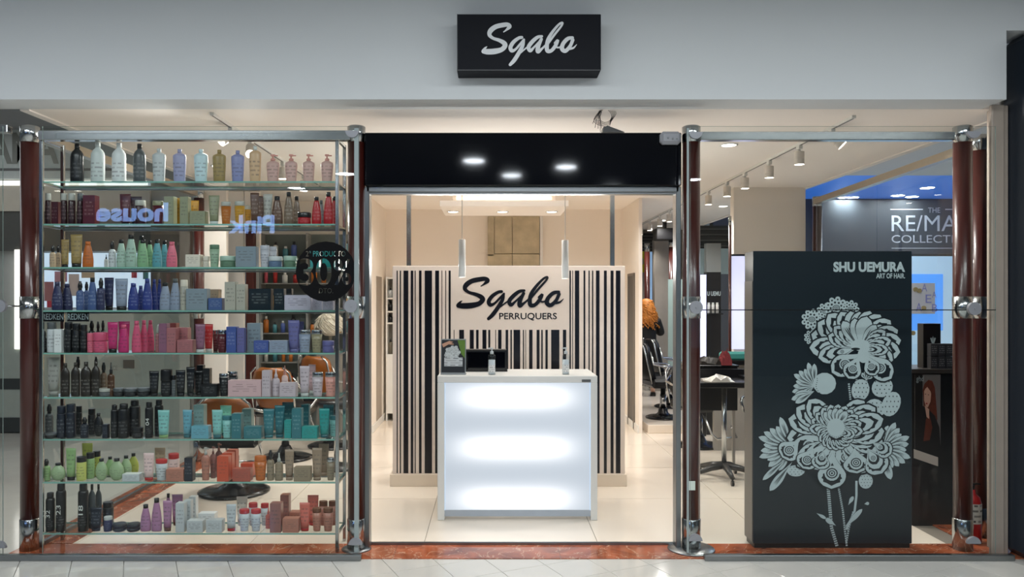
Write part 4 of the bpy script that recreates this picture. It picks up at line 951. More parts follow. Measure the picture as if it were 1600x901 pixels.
for i in range(3):
    for j in range(2):
        t = thing('small_box', f'small grey-black box, {["near", "middle", "far"][i]} one of the {["lower", "upper"][j]} row on the poster stand', 'box', (X(1460+i*12, 5.46), 5.485, Z(577, D)+j*.092), 0, 'small boxes on the poster stand')
        obj('carton_body', MB().bbox(-.025, .025, -.025, .025, 0, .09, .002), mat('box_charcoal', (46, 46, 50), .4), t); obj('print', MB().box(-.018, .018, -.0258, -.025, .02, .075), print_mat((46, 46, 50), (130, 130, 134)), t)
# fire extinguisher
t = thing('fire_extinguisher', 'red fire extinguisher on the floor between the two poles by the column', 'extinguisher', (X(1520.5, 5.05), 5.06, .006))
zz = Z(766, 5.05)
obj('cylinder', MB().lathe(0, 0, [(.052, 0), (.055, .02), (.055, zz-.09), (.045, zz-.05), (.02, zz-.025), (.018, zz)], 20), mat('extinguisher_red', (170, 18, 22), .3), t)
obj('valve', MB().lathe(0, 0, [(.014, zz), (.014, zz+.03)], 10).box(-.012, .05, -.008, .008, zz+.03, zz+.04), BLACKPL, t)
obj('label_sheet', MB().lathe(0, 0, [(.0556, .13), (.0556, .26)], 8, a0=-PI*.75, a1=-PI*.2), print_mat((206, 206, 200), (60, 60, 60)), t)
t = obj('black_triangle_mark', MB().prism([(X(1076, 4.74), Z(838, 4.74)), (X(1084, 4.74), Z(845, 4.74)), (X(1076, 4.74), Z(851, 4.74))], 4.745, 4.7485), BLACKPL)
tag(t, 'small black triangle stuck at the foot of the entrance pole beside the second window', 'sticker')

# ------------------------------------------------------------ salon furniture
LEATHER = mat('black_leather', (20, 20, 21), .3, var=.1); CARAMEL = mat('caramel_leather', (138, 78, 26), .35, var=.12, scale=6)
def salon_chair(label, x, y, z, deg, back, r=.27, group='salon chairs', zs=.46, tall=.86):
    t = thing('salon_chair', label, 'chair', (x, y, z), math.radians(deg), group)
    obj('base', MB().lathe(0, 0, [(r, 0), (r, .016), (r*.86, .03), (r*.45, .042), (r*.3, .07), (.055, .12), (.05, .13)], 28), mat('base_black', (16, 16, 17), .18), t)
    obj('column', MB().lathe(0, 0, [(.04, .13), (.04, .3), (.032, .3), (.032, zs-.06)], 16), CHROME, t)
    obj('seat', MB().bbox(-.24, .24, -.22, .25, zs-.06, zs+.05, .03), LEATHER, t)
    vs = []; n = 9
    for zq, sc, yq in ((zs+.04, .84, -.2), (zs+.14, .98, -.235), (tall-.12, 1, -.28), (tall-.04, .86, -.29), (tall, .55, -.295)):
        for k in range(n):
            u = (k/(n-1)-.5)*2; vs.append((u*.21*sc, yq-.07+.07*u*u, zq))
        for k in range(n-1, -1, -1):
            u = (k/(n-1)-.5)*2; vs.append((u*.2*sc, yq-.02+.07*u*u, zq))
    m_ = 2*n; fs = [(i*m_+k, i*m_+(k+1) % m_, (i+1)*m_+(k+1) % m_, (i+1)*m_+k) for i in range(4) for k in range(m_)]+[tuple(range(m_))[::-1], tuple(4*m_+k for k in range(m_))]
    obj('backrest', MB().add(vs, fs, 0, True), back, t)
    for s in (-1, 1):
        obj('armrest', MB().tube([(s*.2, -.24, tall-.1), (s*.27, -.22, zs+.24), (s*.285, -.1, zs+.215), (s*.285, .14, zs+.2), (s*.275, .2, zs+.17), (s*.26, .16, zs+.08), (s*.22, .02, zs-.03), (s*.15, -.12, zs-.05)], .013, 8), CHROME, t)
        obj('back_tube', MB().tube([(s*.215, -.22, zs), (s*.225, -.27, zs+.2), (s*.2, -.32, tall-.05), (s*.14, -.335, tall+.005)], .01, 8), CHROME, t)
    obj('footrest', MB().tube([(-.14, .24, zs-.07), (-.15, .38, .2), (-.13, .44, .16), (.13, .44, .16), (.15, .38, .2), (.14, .24, zs-.07)], .012, 8), CHROME, t)
    return t
salon_chair('caramel-backed salon chair nearest behind the glass product shelves', X(366, 6.4), 6.4, .0, 4, CARAMEL, .29, zs=.46, tall=.82)
salon_chair('caramel-backed salon chair farther behind the pink cartons of the shelves', X(446, 7.75), 7.75, 0, -12, CARAMEL, .27, zs=.5, tall=.94)
salon_chair('caramel-backed salon chair behind the shelving end nearest the entrance', X(520, 8.4), 8.4, 0, -30, CARAMEL, .27, zs=.5, tall=1.0)
def black_chair(*a, **k): return salon_chair(*a, LEATHER, **k)
black_chair('black salon chair with chrome arms at the front of the raised platform', X(1036, 9.75), 9.75, .1, -82, r=.22, tall=.95)
black_chair('black salon chair behind another one, at the woman on the platform', X(1047, 10.75), 10.75, .1, -80, r=.22, tall=.95)
black_chair('black salon chair mostly hidden by the entrance pole beside the work table', X(1092, 8.4), 8.4, 0, 205, r=.25, tall=.86)
black_chair('black salon chair with bent chrome tubes beside the flower display', X(1212, 7.3), 7.3, 0, 150, r=.25, tall=.9)
# stool, work table
t = thing('round_stool', 'round black stool seen behind the teal products near the entrance', 'stool', (X(526, 7.3), 7.3, 0))
obj('seat', MB().lathe(0, 0, [(.17, .58), (.19, .6), (.19, .64), (.16, .66)], 24), LEATHER, t); obj('column', ztube(MB(), 0, 0, .025, .05, .58), CHROME, t)
obj('base', MB().lathe(0, 0, [(.2, 0), (.19, .02), (.05, .05)], 24), BLACKPL, t)
t = thing('work_table', 'black trolley table with chrome column and star foot beside the entrance pole', 'table', (X(1131.5, 6.86), 6.86, 0))
zt = Z(603, 6.86)
obj('tabletop', MB().bbox(-.32, .26, -.16, .3, zt, zt+.05, .006), BLACKPL, t)
obj('column', ztube(MB(), 0, 0, .022, .1, zt), CHROME, t)
for k in range(5):
    a = math.radians(-20+72*k); L_ = .27
    leg = MB().tube([(0, 0, .125), (L_*.5*math.cos(a), L_*.5*math.sin(a), .105), (L_*math.cos(a), L_*math.sin(a), .07)], [.034, .028, .02], 8)
    lg = obj('leg', leg, mat('star_foot', (52, 50, 48), .35), t)
    obj('caster', MB().disc(L_*math.cos(a), L_*math.sin(a), .024, .024, .02, 'x', 14).box(L_*math.cos(a)-.006, L_*math.cos(a)+.006, L_*math.sin(a)-.006, L_*math.sin(a)+.006, .03, .07), BLACKPL, lg)
obj('tray_edge', MB().box(-.32, .26, .24, .26, zt+.05, zt+.13).box(.2, .26, -.1, .26, zt+.05, zt+.08), BLACKPL, t)
def crumple(name, label, cat, px, D, z, w_, d_, h, m, seed):
    random.seed(seed); n = 7; vs = []
    for i in range(n):
        for j in range(n): vs.append(((i/(n-1)-.5)*w_+random.uniform(-.01, .01), (j/(n-1)-.5)*d_, h*random.random()*(1-abs(i/(n-1)-.5))))
    vs += [(x, y, 0) for x, y, z_ in vs]; N = n*n
    fs = [(i*n+j, (i+1)*n+j, (i+1)*n+j+1, i*n+j+1) for i in range(n-1) for j in range(n-1)]+[(N+i*n+j, N+i*n+j+1, N+(i+1)*n+j+1, N+(i+1)*n+j) for i in range(n-1) for j in range(n-1)]
    edge = [i*n for i in range(n)]+[(n-1)*n+j for j in range(1, n)]+[i*n+n-1 for i in range(n-2, -1, -1)]+[j for j in range(n-2, 0, -1)]
    fs += [(a, b, b+N, a+N) for a, b in zip(edge, edge[1:]+edge[:1])]
    o = obj(name, MB().add(vs, fs), m); o.location = (X(px, D), D, z); tag(o, label, cat)
crumple('foil_sheets', 'crumpled pale foil sheets lying on the black work table', 'foil', 1121, 6.8, zt+.051, .26, .2, .06, mat('foil', (214, 208, 200), .35, .4), 3)
crumple('hair_clips', 'heap of dark clips and hair tools on the far side of the work table', 'clips', 1108, 7.35, 0+.98, .2, .16, .1, mat('clip_dark', (40, 34, 30), .4, var=.5, scale=60), 5)
crumple('red_towel', 'small dark red towel hanging at the work table', 'towel', 1133, 7.3, .98, .09, .1, .18, mat('towel_red', (120, 40, 44), .8), 6)
t = thing('side_counter', 'low black counter with tools behind the work table', 'counter', (X(1120, 7.4), 7.42, 0))
obj('body', MB().bbox(-.3, .16, -.15, .2, .55, .965, .005), BLACKPL, t); obj('top', MB().bbox(-.31, .17, -.16, .21, .965, .98, .003), mat('counter_top', (30, 30, 32), .25), t)
for s in (-.27, .13):
    for q in (-.12, .17): obj('leg', MB().box(s-.012, s+.012, q-.012, q+.012, 0, .55), mat('leg_grey', (150, 146, 140), .4), t)
t = obj('teal_tray', MB().bbox(-.19, .19, -.06, .06, 0, .085, .02), mat('teal_towel', (52, 130, 124), .7)); t.location = (X(1154, 7.9), 7.9, 0.98); tag(t, 'teal folded towel on the counter below the lit mirror', 'towel')
t = thing('mirror_counter', 'grey wall counter under the lit mirror carrying the teal towel', 'counter', (X(1158, 8.0), 8.0, 0))
obj('top', MB().bbox(-.26, .26, -.16, .2, .93, .98, .004), BLACKPL, t); obj('panel', MB().box(-.24, .24, .15, .2, 0, .93), mat('counter_grey', (170, 166, 160), .5), t)

# raised platform and rear salon
struct('floor.002', MB().bbox(1.86, 3.45, 9.2, 13.5, 0, .1, .004), SHOPFLOOR)
GREYP = mat('rear_wall_grey', (150, 144, 136), .6)
struct('wall_back.001', MB().box(1.85, 3.45, 13.4, 13.5, 0, CEIL), GREYP)
rw = struct('wall_right.001', MB().box(2.62, 3.40, 8.35, 8.47, 0, CEIL), CREAM)
LAV = mat('mirror_glow', (214, 216, 248), .4, emit=.9)
t = thing('lit_mirror', 'backlit lavender mirror panel above the teal towel', 'mirror', (X(1153, 8.33), 8.35, 0)); mx_ = t.location.x
obj('glow_panel', MB().box(X(1142, 8.33)-mx_, X(1180, 8.33)-mx_, -.03, -.0, Z(545, 8.33), Z(400, 8.33)), LAV, t); obj('lower_glow', MB().box(X(1145, 8.33)-mx_, X(1162, 8.33)-mx_, -.03, 0, Z(582, 8.33), Z(572, 8.33)), LAV, t)
obj('top_bar', MB().box(X(1141, 8.33)-mx_, X(1181, 8.33)-mx_, -.034, 0, Z(400, 8.33), Z(397, 8.33)), CHROME, t)
t = thing('lit_mirror', 'narrow backlit lavender mirror panel right behind the entrance pole', 'mirror', (X(1096, 9.0), 9.0, .0)); mx_ = t.location.x
obj('glow_panel', MB().box(X(1089, 9)-mx_, X(1103.5, 9)-mx_, 0, .03, Z(562, 9), Z(429, 9)), LAV, t); obj('panel_foot', MB().box(X(1089, 9)-mx_, X(1103.5, 9)-mx_, 0, .03, 0, Z(562, 9)), BLACKPL, t)
t = thing('brand_display', 'black shelf display with pale lettering and three white bottles deep in the salon', 'display', (X(1115, 9.1), 9.1, .0)); mx_ = t.location.x
a, b = X(1104, 9.1)-mx_, X(1126.5, 9.1)-mx_
obj('panel', MB().box(a, b, .0, .12, 0, Z(425, 9.1)), BLACKPL, t); obj('ledge', MB().box(a, b, -.09, 0, Z(491, 9.1), Z(489, 9.1)), BLACKPL, t)
text_mesh('lettering', 'U UEMU', X(1105, 9.1)-mx_, X(1126, 9.1)-mx_, Z(462, 9.1), Z(455, 9.1), -.001, GREYTXT, t, bold=.03)
obj('top_panel', MB().box(a, b, 0, .1, Z(425, 9.1), Z(380, 9.1)), mat('smoked_panel', (120, 124, 124), .3), t)
for k, px in enumerate((1107.5, 1114, 1120.5)):
    b_ = thing('white_bottle', f'white bottle, {["first", "second", "third"][k]} of three on the black lettered display', 'bottle', (X(px, 9.05), 9.05, Z(489, 9.1)), 0, 'white bottles on the lettered display')
    obj('body', MB().lathe(0, 0, [(.018, 0), (.018, .1), (.014, .105)], 10), WHITE, b_); obj('cap', MB().lathe(0, 0, [(.014, .105), (.014, .125)], 10), WHITE, b_)
t = thing('ceiling_vent', 'dark slatted vent panel below the ceiling deep in the salon', 'vent', (X(1117, 9.4), 9.4, Z(352, 9.4)))
obj('panel', MB().box(-.22, .22, .02, .06, Z(388, 9.4)-Z(352, 9.4), 0), mat('vent_dark', (34, 36, 36), .5), t)
for k in range(4): obj('slat', MB().box(-.22, .22, 0, .02, -.05-k*.07, -.035-k*.07), mat('vent_slat', (66, 68, 66), .5), t)
t = obj('hanging_panel', MB().box(-.22, .22, 0, .02, Z(428, 9.4), Z(388, 9.4)), mat('frosted_blue', (150, 172, 178), .4)); t.location = (X(1117, 9.4), 9.4, 0); tag(t, 'frosted blue-grey hanging panel under the dark vent deep in the salon', 'panel')
t = thing('wood_post', 'thin dark red post beside the lettered display deep in the salon', 'pole', (X(1140.5, 8.3), 8.3, 0))
obj('shaft', ztube(MB(), 0, 0, .016, 0, Z(352, 8.3)), WOODRED, t); obj('top_cap', ztube(MB(), 0, 0, .017, Z(352, 8.3), Z(338, 8.3)), CHROME, t)
for (p0, p1, yt, yb2, D, lab) in ((1007, 1015.5, 380, 478, 12.7, 'dark red post above the orange-haired woman'), (1045, 1054, 373, 436, 12.2, 'dark red post above the frosted panel near the shutter guide')):
    t = thing('wood_post', lab, 'pole', (X((p0+p1)/2, D), D, .1)); r = (p1-p0)/2/F*D
    obj('shaft', ztube(MB(), 0, 0, r, 0, Z(yt+13, D)-.1), WOODRED, t); obj('top_cap', ztube(MB(), 0, 0, r+.002, Z(yt+13, D)-.1, Z(yt, D)-.1), CHROME, t)
    obj('foot', ztube(MB(), 0, 0, r+.002, 0, .15), CHROME, t)
t = obj('frosted_screen', MB().box(X(1044, 11.3), X(1075, 11.3), 11.3, 11.32, .1, Z(436, 11.3)), mat('frosted_green', (166, 190, 186), .35)); tag(t, 'frosted pale green screen deep in the salon beside the shutter guide', 'screen')
t = obj('loudspeaker', MB().bbox(X(1026, 12), X(1058, 12), 12, 12.3, Z(374, 12), Z(356, 12), .01), BLACKPL); obj('ceiling_bracket', MB().box(X(1040, 12), X(1044, 12), 12.1, 12.2, Z(356, 12), CEIL), BLACKPL, t); tag(t, 'black box speaker under the ceiling at the rear of the salon', 'speaker')
t = thing('air_vent', 'black louvred vent behind the dark red post at the rear ceiling', 'vent', (X(1009, 13.3), 13.3, Z(392, 13.3)))
obj('frame', MB().box(-.18, .14, .02, .06, 0, Z(364, 13.3)-Z(392, 13.3)), BLACKPL, t)
for k in range(5): obj('slat', MB().box(-.17, .13, 0, .02, .03+k*.055, .055+k*.055), mat('vent_slat', (66, 68, 66), .5), t)
t = obj('rear_window_strip', MB().box(X(1016, 13.3), X(1022.5, 13.3), 13.36, 13.39, .3, Z(393, 13.3)), mat('daylight_blue', (150, 186, 224), .3, emit=.6)); tag(t, 'narrow pale blue lit window strip at the rear salon wall', 'window')
t = obj('grey_pier', MB().box(X(1023, 12.6), X(1046, 12.6), 12.6, 12.8, .1, Z(374, 12.6)), GREYP); tag(t, 'grey pier below the black speaker at the rear of the salon', 'pier')
t = thing('yellow_poster', 'yellow-green poster half hidden by the wall above the woman', 'poster', (X(1003, 13.2), 13.3, Z(425, 13.2)))
obj('sheet', MB().box(-.1, .06, 0, .01, 0, Z(392, 13.2)-Z(425, 13.2)), mat('poster_yellow', (190, 190, 30), .5), t); obj('motif', MB().prism([(-.04, .12), (.0, .3), (.05, .22), (.05, .14)], -.002, 0), mat('motif_grey', (140, 146, 130), .5), t)
t = thing('rear_sign', 'pale lit sign square above the yellow-green poster', 'sign', (X(1000.5, 13.3), 13.3, Z(388, 13.3)))
obj('face', MB().box(-.05, .03, 0, .01, 0, .22), mat('lit_white', (220, 236, 246), .4, emit=.8), t)

# woman with orange curls, working at the rear chair
SK = mat('skin', (206, 160, 136), .5, var=.05); CLOTH = mat('black_cloth', (13, 13, 15), .75, var=.3, scale=14)
def skin_mesh(name, verts, edges, m, parent, lvl=2, root=0):
    me = bpy.data.meshes.new(name); me.from_pydata([v[:3] for v in verts], edges, [])
    o = bpy.data.objects.new(name, me); COL.objects.link(o)
    o.modifiers.new('skin', 'SKIN')
    sv = me.skin_vertices[0].data
    for i, v in enumerate(verts):
        r = v[3]; sv[i].radius = (r, v[4] if len(v) > 4 else r); sv[i].use_root = (i == root)
    s = o.modifiers.new('sub', 'SUBSURF'); s.levels = s.render_levels = lvl
    dg = bpy.context.evaluated_depsgraph_get(); me2 = bpy.data.meshes.new_from_object(o.evaluated_get(dg))
    bpy.data.objects.remove(o)
    me2.name = name; me2.materials.clear(); me2.materials.append(m)
    for p in me2.polygons: p.use_smooth = True
    o = bpy.data.objects.new(name, me2); COL.objects.link(o); o.parent = parent
    return o
def woman():
    t = thing('person', 'woman with orange curly hair in black clothes standing with her back turned', 'person', (X(1010, 12.0), 12.0, .1), math.radians(-12))
    v = [(0, 0, .82, .13, .10), (0, -.01, .98, .115, .09), (0, .0, 1.13, .14, .095), (0, .03, 1.23, .075, .06), (0, .055, 1.31, .05, .05), (0, .075, 1.41, .085, .095)]
    e = [(0, 1), (1, 2), (2, 3), (3, 4), (4, 5)]
    for s in (-1, 1):
        b = len(v)
        v += [(s*.085, .01, .72, .085), (s*.095, .03, .44, .055), (s*.1, 0, .07, .035), (s*.105, .1, .03, .03)]
        e += [(0, b), (b, b+1), (b+1, b+2), (b+2, b+3)]
        b = len(v)
        v += [(s*.165, .02, 1.17, .055), (s*.22, .06, .97, .042), (s*.16, .27, 1.0, .033), (s*.14, .35, 1.02, .03)]
        e += [(2, b), (b, b+1), (b+1, b+2), (b+2, b+3)]
        for k in range(4):      # fingers
            f = len(v); ox = (k-1.5)*.018
            v += [(s*.14+ox, .395, 1.025, .0085), (s*.14+ox*1.05, .42+.004*(k in (1, 2)), 1.015, .0075), (s*.14+ox*1.05, .437+.006*(k in (1, 2)), .995, .0065)]
            e += [(b+3, f), (f, f+1), (f+1, f+2)]
        f = len(v); v += [(s*.14-s*.035, .37, 1.01, .0095), (s*.14-s*.05, .395, .995, .008)]; e += [(b+3, f), (f, f+1)]
    skin_mesh('body', v, e, SK, t)
    j = [(0, 0, .70, .175, .135), (0, -.012, .88, .165, .13), (0, 0, 1.05, .16, .115), (0, .01, 1.16, .15, .10), (0, .04, 1.26, .075, .065)]
    je = [(0, 1), (1, 2), (2, 3), (3, 4)]
    for s in (-1, 1):
        b = len(j); j += [(s*.175, .025, 1.155, .072), (s*.232, .06, .965, .06), (s*.165, .26, 1.0, .048)]; je += [(3, b), (b, b+1), (b+1, b+2)]
    skin_mesh('jacket', j, je, CLOTH, t)
    p = [(0, 0, .80, .15, .12)]; pe = []
    for s in (-1, 1):
        b = len(p); p += [(s*.09, .01, .66, .10), (s*.096, .03, .44, .072), (s*.1, .0, .12, .05)]; pe += [(0, b), (b, b+1), (b+1, b+2)]
    skin_mesh('trousers', p, pe, CLOTH, t)
    for s in (-1, 1):
        obj('shoe', MB().add([(s*.1+a*w_, y, z) for z, w_, y0, y1 in ((0, .042, -.05, .16), (.03, .044, -.05, .165), (.06, .03, -.045, .09)) for a in (-1, 1) for y in (y0, y1)], [(0, 1, 3, 2), (0, 4, 5, 1), (2, 3, 7, 6), (0, 2, 6, 4), (1, 5, 7, 3), (4, 8, 9, 5), (6, 7, 11, 10), (4, 6, 10, 8), (5, 9, 11, 7), (8, 10, 11, 9)]), BLACKPL, t)
    # face features on the far side of the head
    obj('nose', MB().lathe(0, .165, [(.012, 1.375), (.008, 1.40), (.004, 1.415)], 8), SK, t)
    for s in (-1, 1): obj('eye', MB().disc(s*.03, .166, 1.41, .009, .006), WHITE, t)
    obj('mouth', MB().box(-.02, .02, .16, .168, 1.347, 1.355), mat('lip', (150, 70, 66), .5), t)
    for s in (-1, 1): obj('ear', MB().disc(s*.088, .075, 1.40, .024, .012, 'x', 12), SK, t)
    # hair: shaped mass plus many curls
    random.seed(11); hb = MB()
    hb.lathe(0, .03, [(.1, 1.10), (.17, 1.13), (.175, 1.2), (.15, 1.3), (.125, 1.39), (.105, 1.46), (.07, 1.50), (.02, 1.52)], 20, .82)
    for k in range(170):
        a = random.uniform(PI*.95, 2*PI*1.05) if random.random() < .8 else random.uniform(0, 2*PI); z0 = random.uniform(1.12, 1.5)
        rr = .178-.11*max(0, (z0-1.18)/.34)**1.3
        x0, y0 = rr*math.cos(a), .03+rr*.82*math.sin(a); path = []
        for q in range(9):
            b = q*1.25+k; path.append((x0*(1+.02*q)+.014*math.cos(b), y0*(1+.01*q)+.014*math.sin(b), z0-q*.011))
        hb.tube(path, .0075, 5)
    obj('hair', hb, mat('orange_hair', (196, 122, 44), .5, var=.45, scale=40), t)
woman()
t = thing('wig', 'fluffy white wig on a small stand behind the product shelves', 'wig', (X(516, 9.0), 9.0, 1.18))
random.seed(5); hb = MB(); hb.lathe(0, 0, [(.06, .0), (.125, .05), (.14, .14), (.11, .23), (.05, .27)], 18)
for k in range(150):
    a = random.uniform(0, 2*PI); el = random.uniform(-.2, 1.5); r = .13; pth = []
    for q in range(6): pth.append(((r+.012*q)*math.cos(a+q*.14)*math.cos(el-q*.1), (r+.012*q)*math.sin(a+q*.14)*math.cos(el-q*.1), .13+(r+.004*q)*math.sin(el-q*.12)))
    hb.tube(pth, [.007, .007, .006, .006, .005, .003], 5)
obj('hair', hb, mat('white_hair', (214, 208, 192), .6, var=.4, scale=60), t); obj('stand', MB().lathe(0, 0, [(.07, -.16), (.02, -.14), (.02, .05)], 14), CHROME, t)
t = thing('wig_cabinet', 'grey cabinet that carries the fluffy white wig', 'cabinet', (X(516, 9.0), 9.0, 0)); obj('body', MB().bbox(-.14, .14, -.1, .12, 0, 1.0, .004), mat('cabinet_grey', (120, 118, 112), .5), t); obj('top', MB().bbox(-.15, .15, -.11, .13, 1.0, 1.02, .002), STEEL, t)

# ------------------------------------------------------------ left part of the salon
struct('wall_left.001', MB().box(-3.02, -1.55, 9.5, 9.6, 0, CEIL), CREAM)
t = thing('cream_partition', 'plain cream partition panel seen behind the middle of the product shelves', 'partition', (X(335, 7.75), 7.75, 0))
obj('panel', MB().bbox(-.125, .12, 0, .06, 0, 2.72, .003), CREAM, t)
t = thing('cream_wall_panel', 'cream wall panel with a fine joint beside the second dark red post', 'panel', (X(378, 8.6), 8.6, 0))
obj('panel', MB().bbox(-.2, .02, 0, .05, 0, CEIL-.004, .003), CREAM, t); obj('panel', MB().bbox(.026, .2, 0, .05, Z(425, 8.6), CEIL-.004, .003), CREAM, t)
t = thing('wood_post', 'dark red square post behind the denim and slate cartons', 'pole', (X(392, 8.45), 8.45, 0)); obj('shaft', MB().bbox(-.045, .045, -.045, .045, 0, 2.4, .006), WOODRED, t); obj('top_cap', MB().bbox(-.048, .048, -.048, .048, 2.4, 2.5, .004), CHROME, t)
# rear product wall
rs = thing('rear_shelving', 'tall product shelving on the rear wall between salon and passage', 'shelving', (X(490, 9.1), 9.22, 0)); rx = rs.location.x
a, b = X(400, 9.1)-rx, -1.56-rx+.08
obj('back_board', MB().box(a, b, .2, .22, 0, 2.4), mat('shelf_back', (108, 116, 112), .5), rs)
for q in (a, (a+b)/2-.1, b-.02): obj('side_board', MB().box(q, q+.02, 0, .2, 0, 2.4), mat('shelf_grey', (140, 140, 136), .5), rs)
levels = (.5, .85, 1.2, 1.5, 1.8, 2.1)
for z in levels: obj('shelf_board', MB().box(a+.02, b-.02, -.005, .2, z-.012, z), mat('shelf_grey', (140, 140, 136), .5), rs)
random.seed(21); pal = [('yellow', (196, 150, 60)), ('pink', (206, 90, 106)), ('black', (24, 24, 28)), ('white', (206, 206, 200)), ('teal', (70, 130, 140)), ('red', (170, 44, 40)), ('blue', (70, 90, 150)), ('amber', (190, 110, 40))]
used = {}
LV = ['lowest', 'second lowest', 'third lowest', 'third highest', 'second highest', 'highest']
for zi, z in enumerate(levels):
    x_ = a+.06
    k = 0; prev = 'side board'
    while x_ < b-.08:
        cn, cc = pal[random.randrange(8)]; h = random.uniform(.12, .22); r = random.uniform(.022, .036)
        if abs(x_-((a+b)/2-.1)) > r+.03:
            base_lab = f'{cn} bottle after the {prev} on the {LV[zi]} rear shelf'
            n_ = used.get(base_lab, 0); used[base_lab] = n_+1
            if n_: base_lab = f'{cn} bottle after the {prev}, repeat {ORD[n_]} on the {LV[zi]} rear shelf'
            bt = thing('rear_bottle', base_lab, 'bottle', (rx+x_, 9.30, z), 0, 'bottles on the rear shelving')
            obj('body', MB().lathe(0, 0, [(r, 0), (r, h*.75), (r*.5, h*.82)], 10), rgbm(cc), bt); obj('cap', MB().lathe(0, 0, [(r*.52, h*.82), (r*.5, h)], 8), BLACKPL if k % 2 else WHITE, bt)
            prev = cn+' bottle'
        x_ += random.uniform(.085, .13); k += 1

# ------------------------------------------------------------ ceiling lights of the shop
def track_head(x, y, label, power=30, rot=(0, 0, 0)):
    t = thing('track_spot', label, 'lamp', (x, y, CEIL-.02), 0, 'track spots')
    obj('adapter', MB().box(-.014, .014, -.03, .03, -.03, 0).lathe(0, 0, [(.009, -.055), (.009, -.03)], 8), WHITE, t)
    h = obj('head', MB().lathe(0, 0, [(.037, -.1), (.037, -.062), (.0355, -.06), (.037, -.058), (.037, 0)], 20, close=False).lathe(0, 0, [(0, 0), (.037, 0)], 20, close=False), mat('lamp_white', (216, 208, 198), .4), t)
    h.location = (0, 0, -.048); h.rotation_euler = rot
    obj('lens', MB().disc(0, 0, -.096, .034, .004, 'z', 20), LAMP, h)
    if power: spot((0, 0, -.104), power, WARM, 120, .7, .04, parent=h)
def track(x, y0, y1, label):
    o = obj('ceiling_track', MB().bbox(x-.014, x+.014, y0, y1, CEIL-.02, CEIL, .002), WHITE); tag(o, label, 'track')
    obj('contact_groove', MB().box(x-.004, x+.004, y0+.01, y1-.01, CEIL-.0215, CEIL-.02), mat('groove_dark', (70, 62, 60), .5), o)
TX = 2.39
track(TX, 5.08, 12.9, 'long white lighting track on the ceiling above the work table')
for i, (px, on) in enumerate(((1249, 1), (1202, 0), (1164, 1), (1136, 0), (1107, 1), (1046, 0), (1031, 1), (1015, 0), (1001, 1))):
    track_head(TX, TX*F/(px-770), f'white cylinder spot, {["first", "second", "third", "fourth", "fifth", "sixth", "seventh", "eighth", "ninth"][i]} from the front on the track above the work table', 55*on)
track_head(TX, 5.42, 'tilted white spot at the front end of the track above the work table', 70, rot=(-.3, -.75, 0))
track(-1.83, 5.0, 8.4, 'white lighting track on the ceiling above the caramel chairs')
for i, (y, rot) in enumerate(((5.38, (-.7, .75, 0)), (5.81, (-.8, -.3, 0)), (6.7, (0, 0, 0)), (7.44, (0, 0, 0)))):
    track_head(-1.83, y, f'white spot, {["first", "second", "third", "fourth"][i]} from the front on the track above the caramel chairs', 45, rot=rot)
for i, (x, y) in enumerate(((-.55, 6.3), (1.0, 6.3), (.1, 6.0), (1.86, 6.05), (-2.5, 7.0), (-1.0, 8.6), (1.2, 8.6), (2.6, 11.8), (3.0, 10.0))):
    downlight(x, y, CEIL, f'round white downlight {["over the partition on the flyer side", "over the partition on its free side", "above the front of the desk", "near the side glass by the flower display", "near the side glass by the caramel chairs", "in the passage on the flyer side", "in the passage on its free side", "at the rear of the platform", "above the platform chairs"][i]}', (22, 22, 28, 46, 54, 40, 40, 64, 64)[i])

# ------------------------------------------------------------ the mall around the shop
struct('wall_back.002', MB().box(-12, -3.2, 9.35, 9.5, 0, MALL), mat('mall_wall_grey', (176, 178, 174), .6))
t = thing('neighbour_shopfront', 'neighbouring shop front with grey fascia lettering beyond the side glass', 'shopfront', (-4.5, 9.3, 0)); n0 = -4.5
def nb(name, px0, px1, py0, py1, m, th=.03, D=9.28): return obj(name, MB().box(X(px0, D)-n0, X(px1, D)-n0, -th, 0, max(0, Z(py1, D)), Z(py0, D)), m, t)
nb('fascia', -120, 215, 193, 280, mat('fascia_grey', (188, 194, 192), .5))
nb('fascia_gap', -120, 215, 183, 192, BLACKPL, .02)
nb('fascia_line', -120, 215, 263, 267, mat('line_grey', (100, 100, 100), .5), .034)
text_mesh('lettering', 'AMA', X(-18, 9.28)-n0, X(93, 9.28)-n0, Z(256, 9.28), Z(207, 9.28), -.033, mat('fascia_letter', (128, 130, 124), .5), t, bold=.03)
nb('light_strip', -120, 230, 283, 289, mat('strip_light', (250, 248, 240), .4, emit=1.6), .05)
nb('ledge', -120, 235, 290, 330, mat('ledge_cream', (206, 198, 184), .5), .04)
nb('dark_band', -120, 240, 330, 392, mat('band_dark', (92, 92, 88), .5), .02)
nb('display_glow', 60, 245, 395, 480, mat('display_blue', (206, 226, 248), .4, emit=.75), .02)
for k, (p0, p1, y0, y1, c) in enumerate(((70, 84, 440, 470, (190, 120, 130)), (86, 105, 424, 440, (210, 150, 170)), (108, 124, 428, 462, (232, 210, 206)), (128, 148, 424, 434, (230, 200, 170)), (152, 164, 450, 470, (120, 150, 196)), (206, 214, 424, 434, (210, 60, 90)), (74, 86, 470, 480, (216, 60, 90)), (224, 232, 424, 436, (110, 170, 170)))):
    nb('display_card', p0, p1, y0, y1, rgbm(c), .03)
nb('frosted_pane', -120, 296, 484, 696, mat('frosted_pane', (170, 178, 170), .4), .02)
nb('dark_stripe', -120, 62, 591, 608, mat('stripe_dark', (62, 66, 66), .5), .026); nb('dark_stripe', -120, 62, 652, 676, mat('stripe_dark', (62, 66, 66), .5), .026)
nb('lamp_strip', 25, 33, 390, 545, mat('strip_light', (250, 248, 240), .4, emit=1.6), .05)
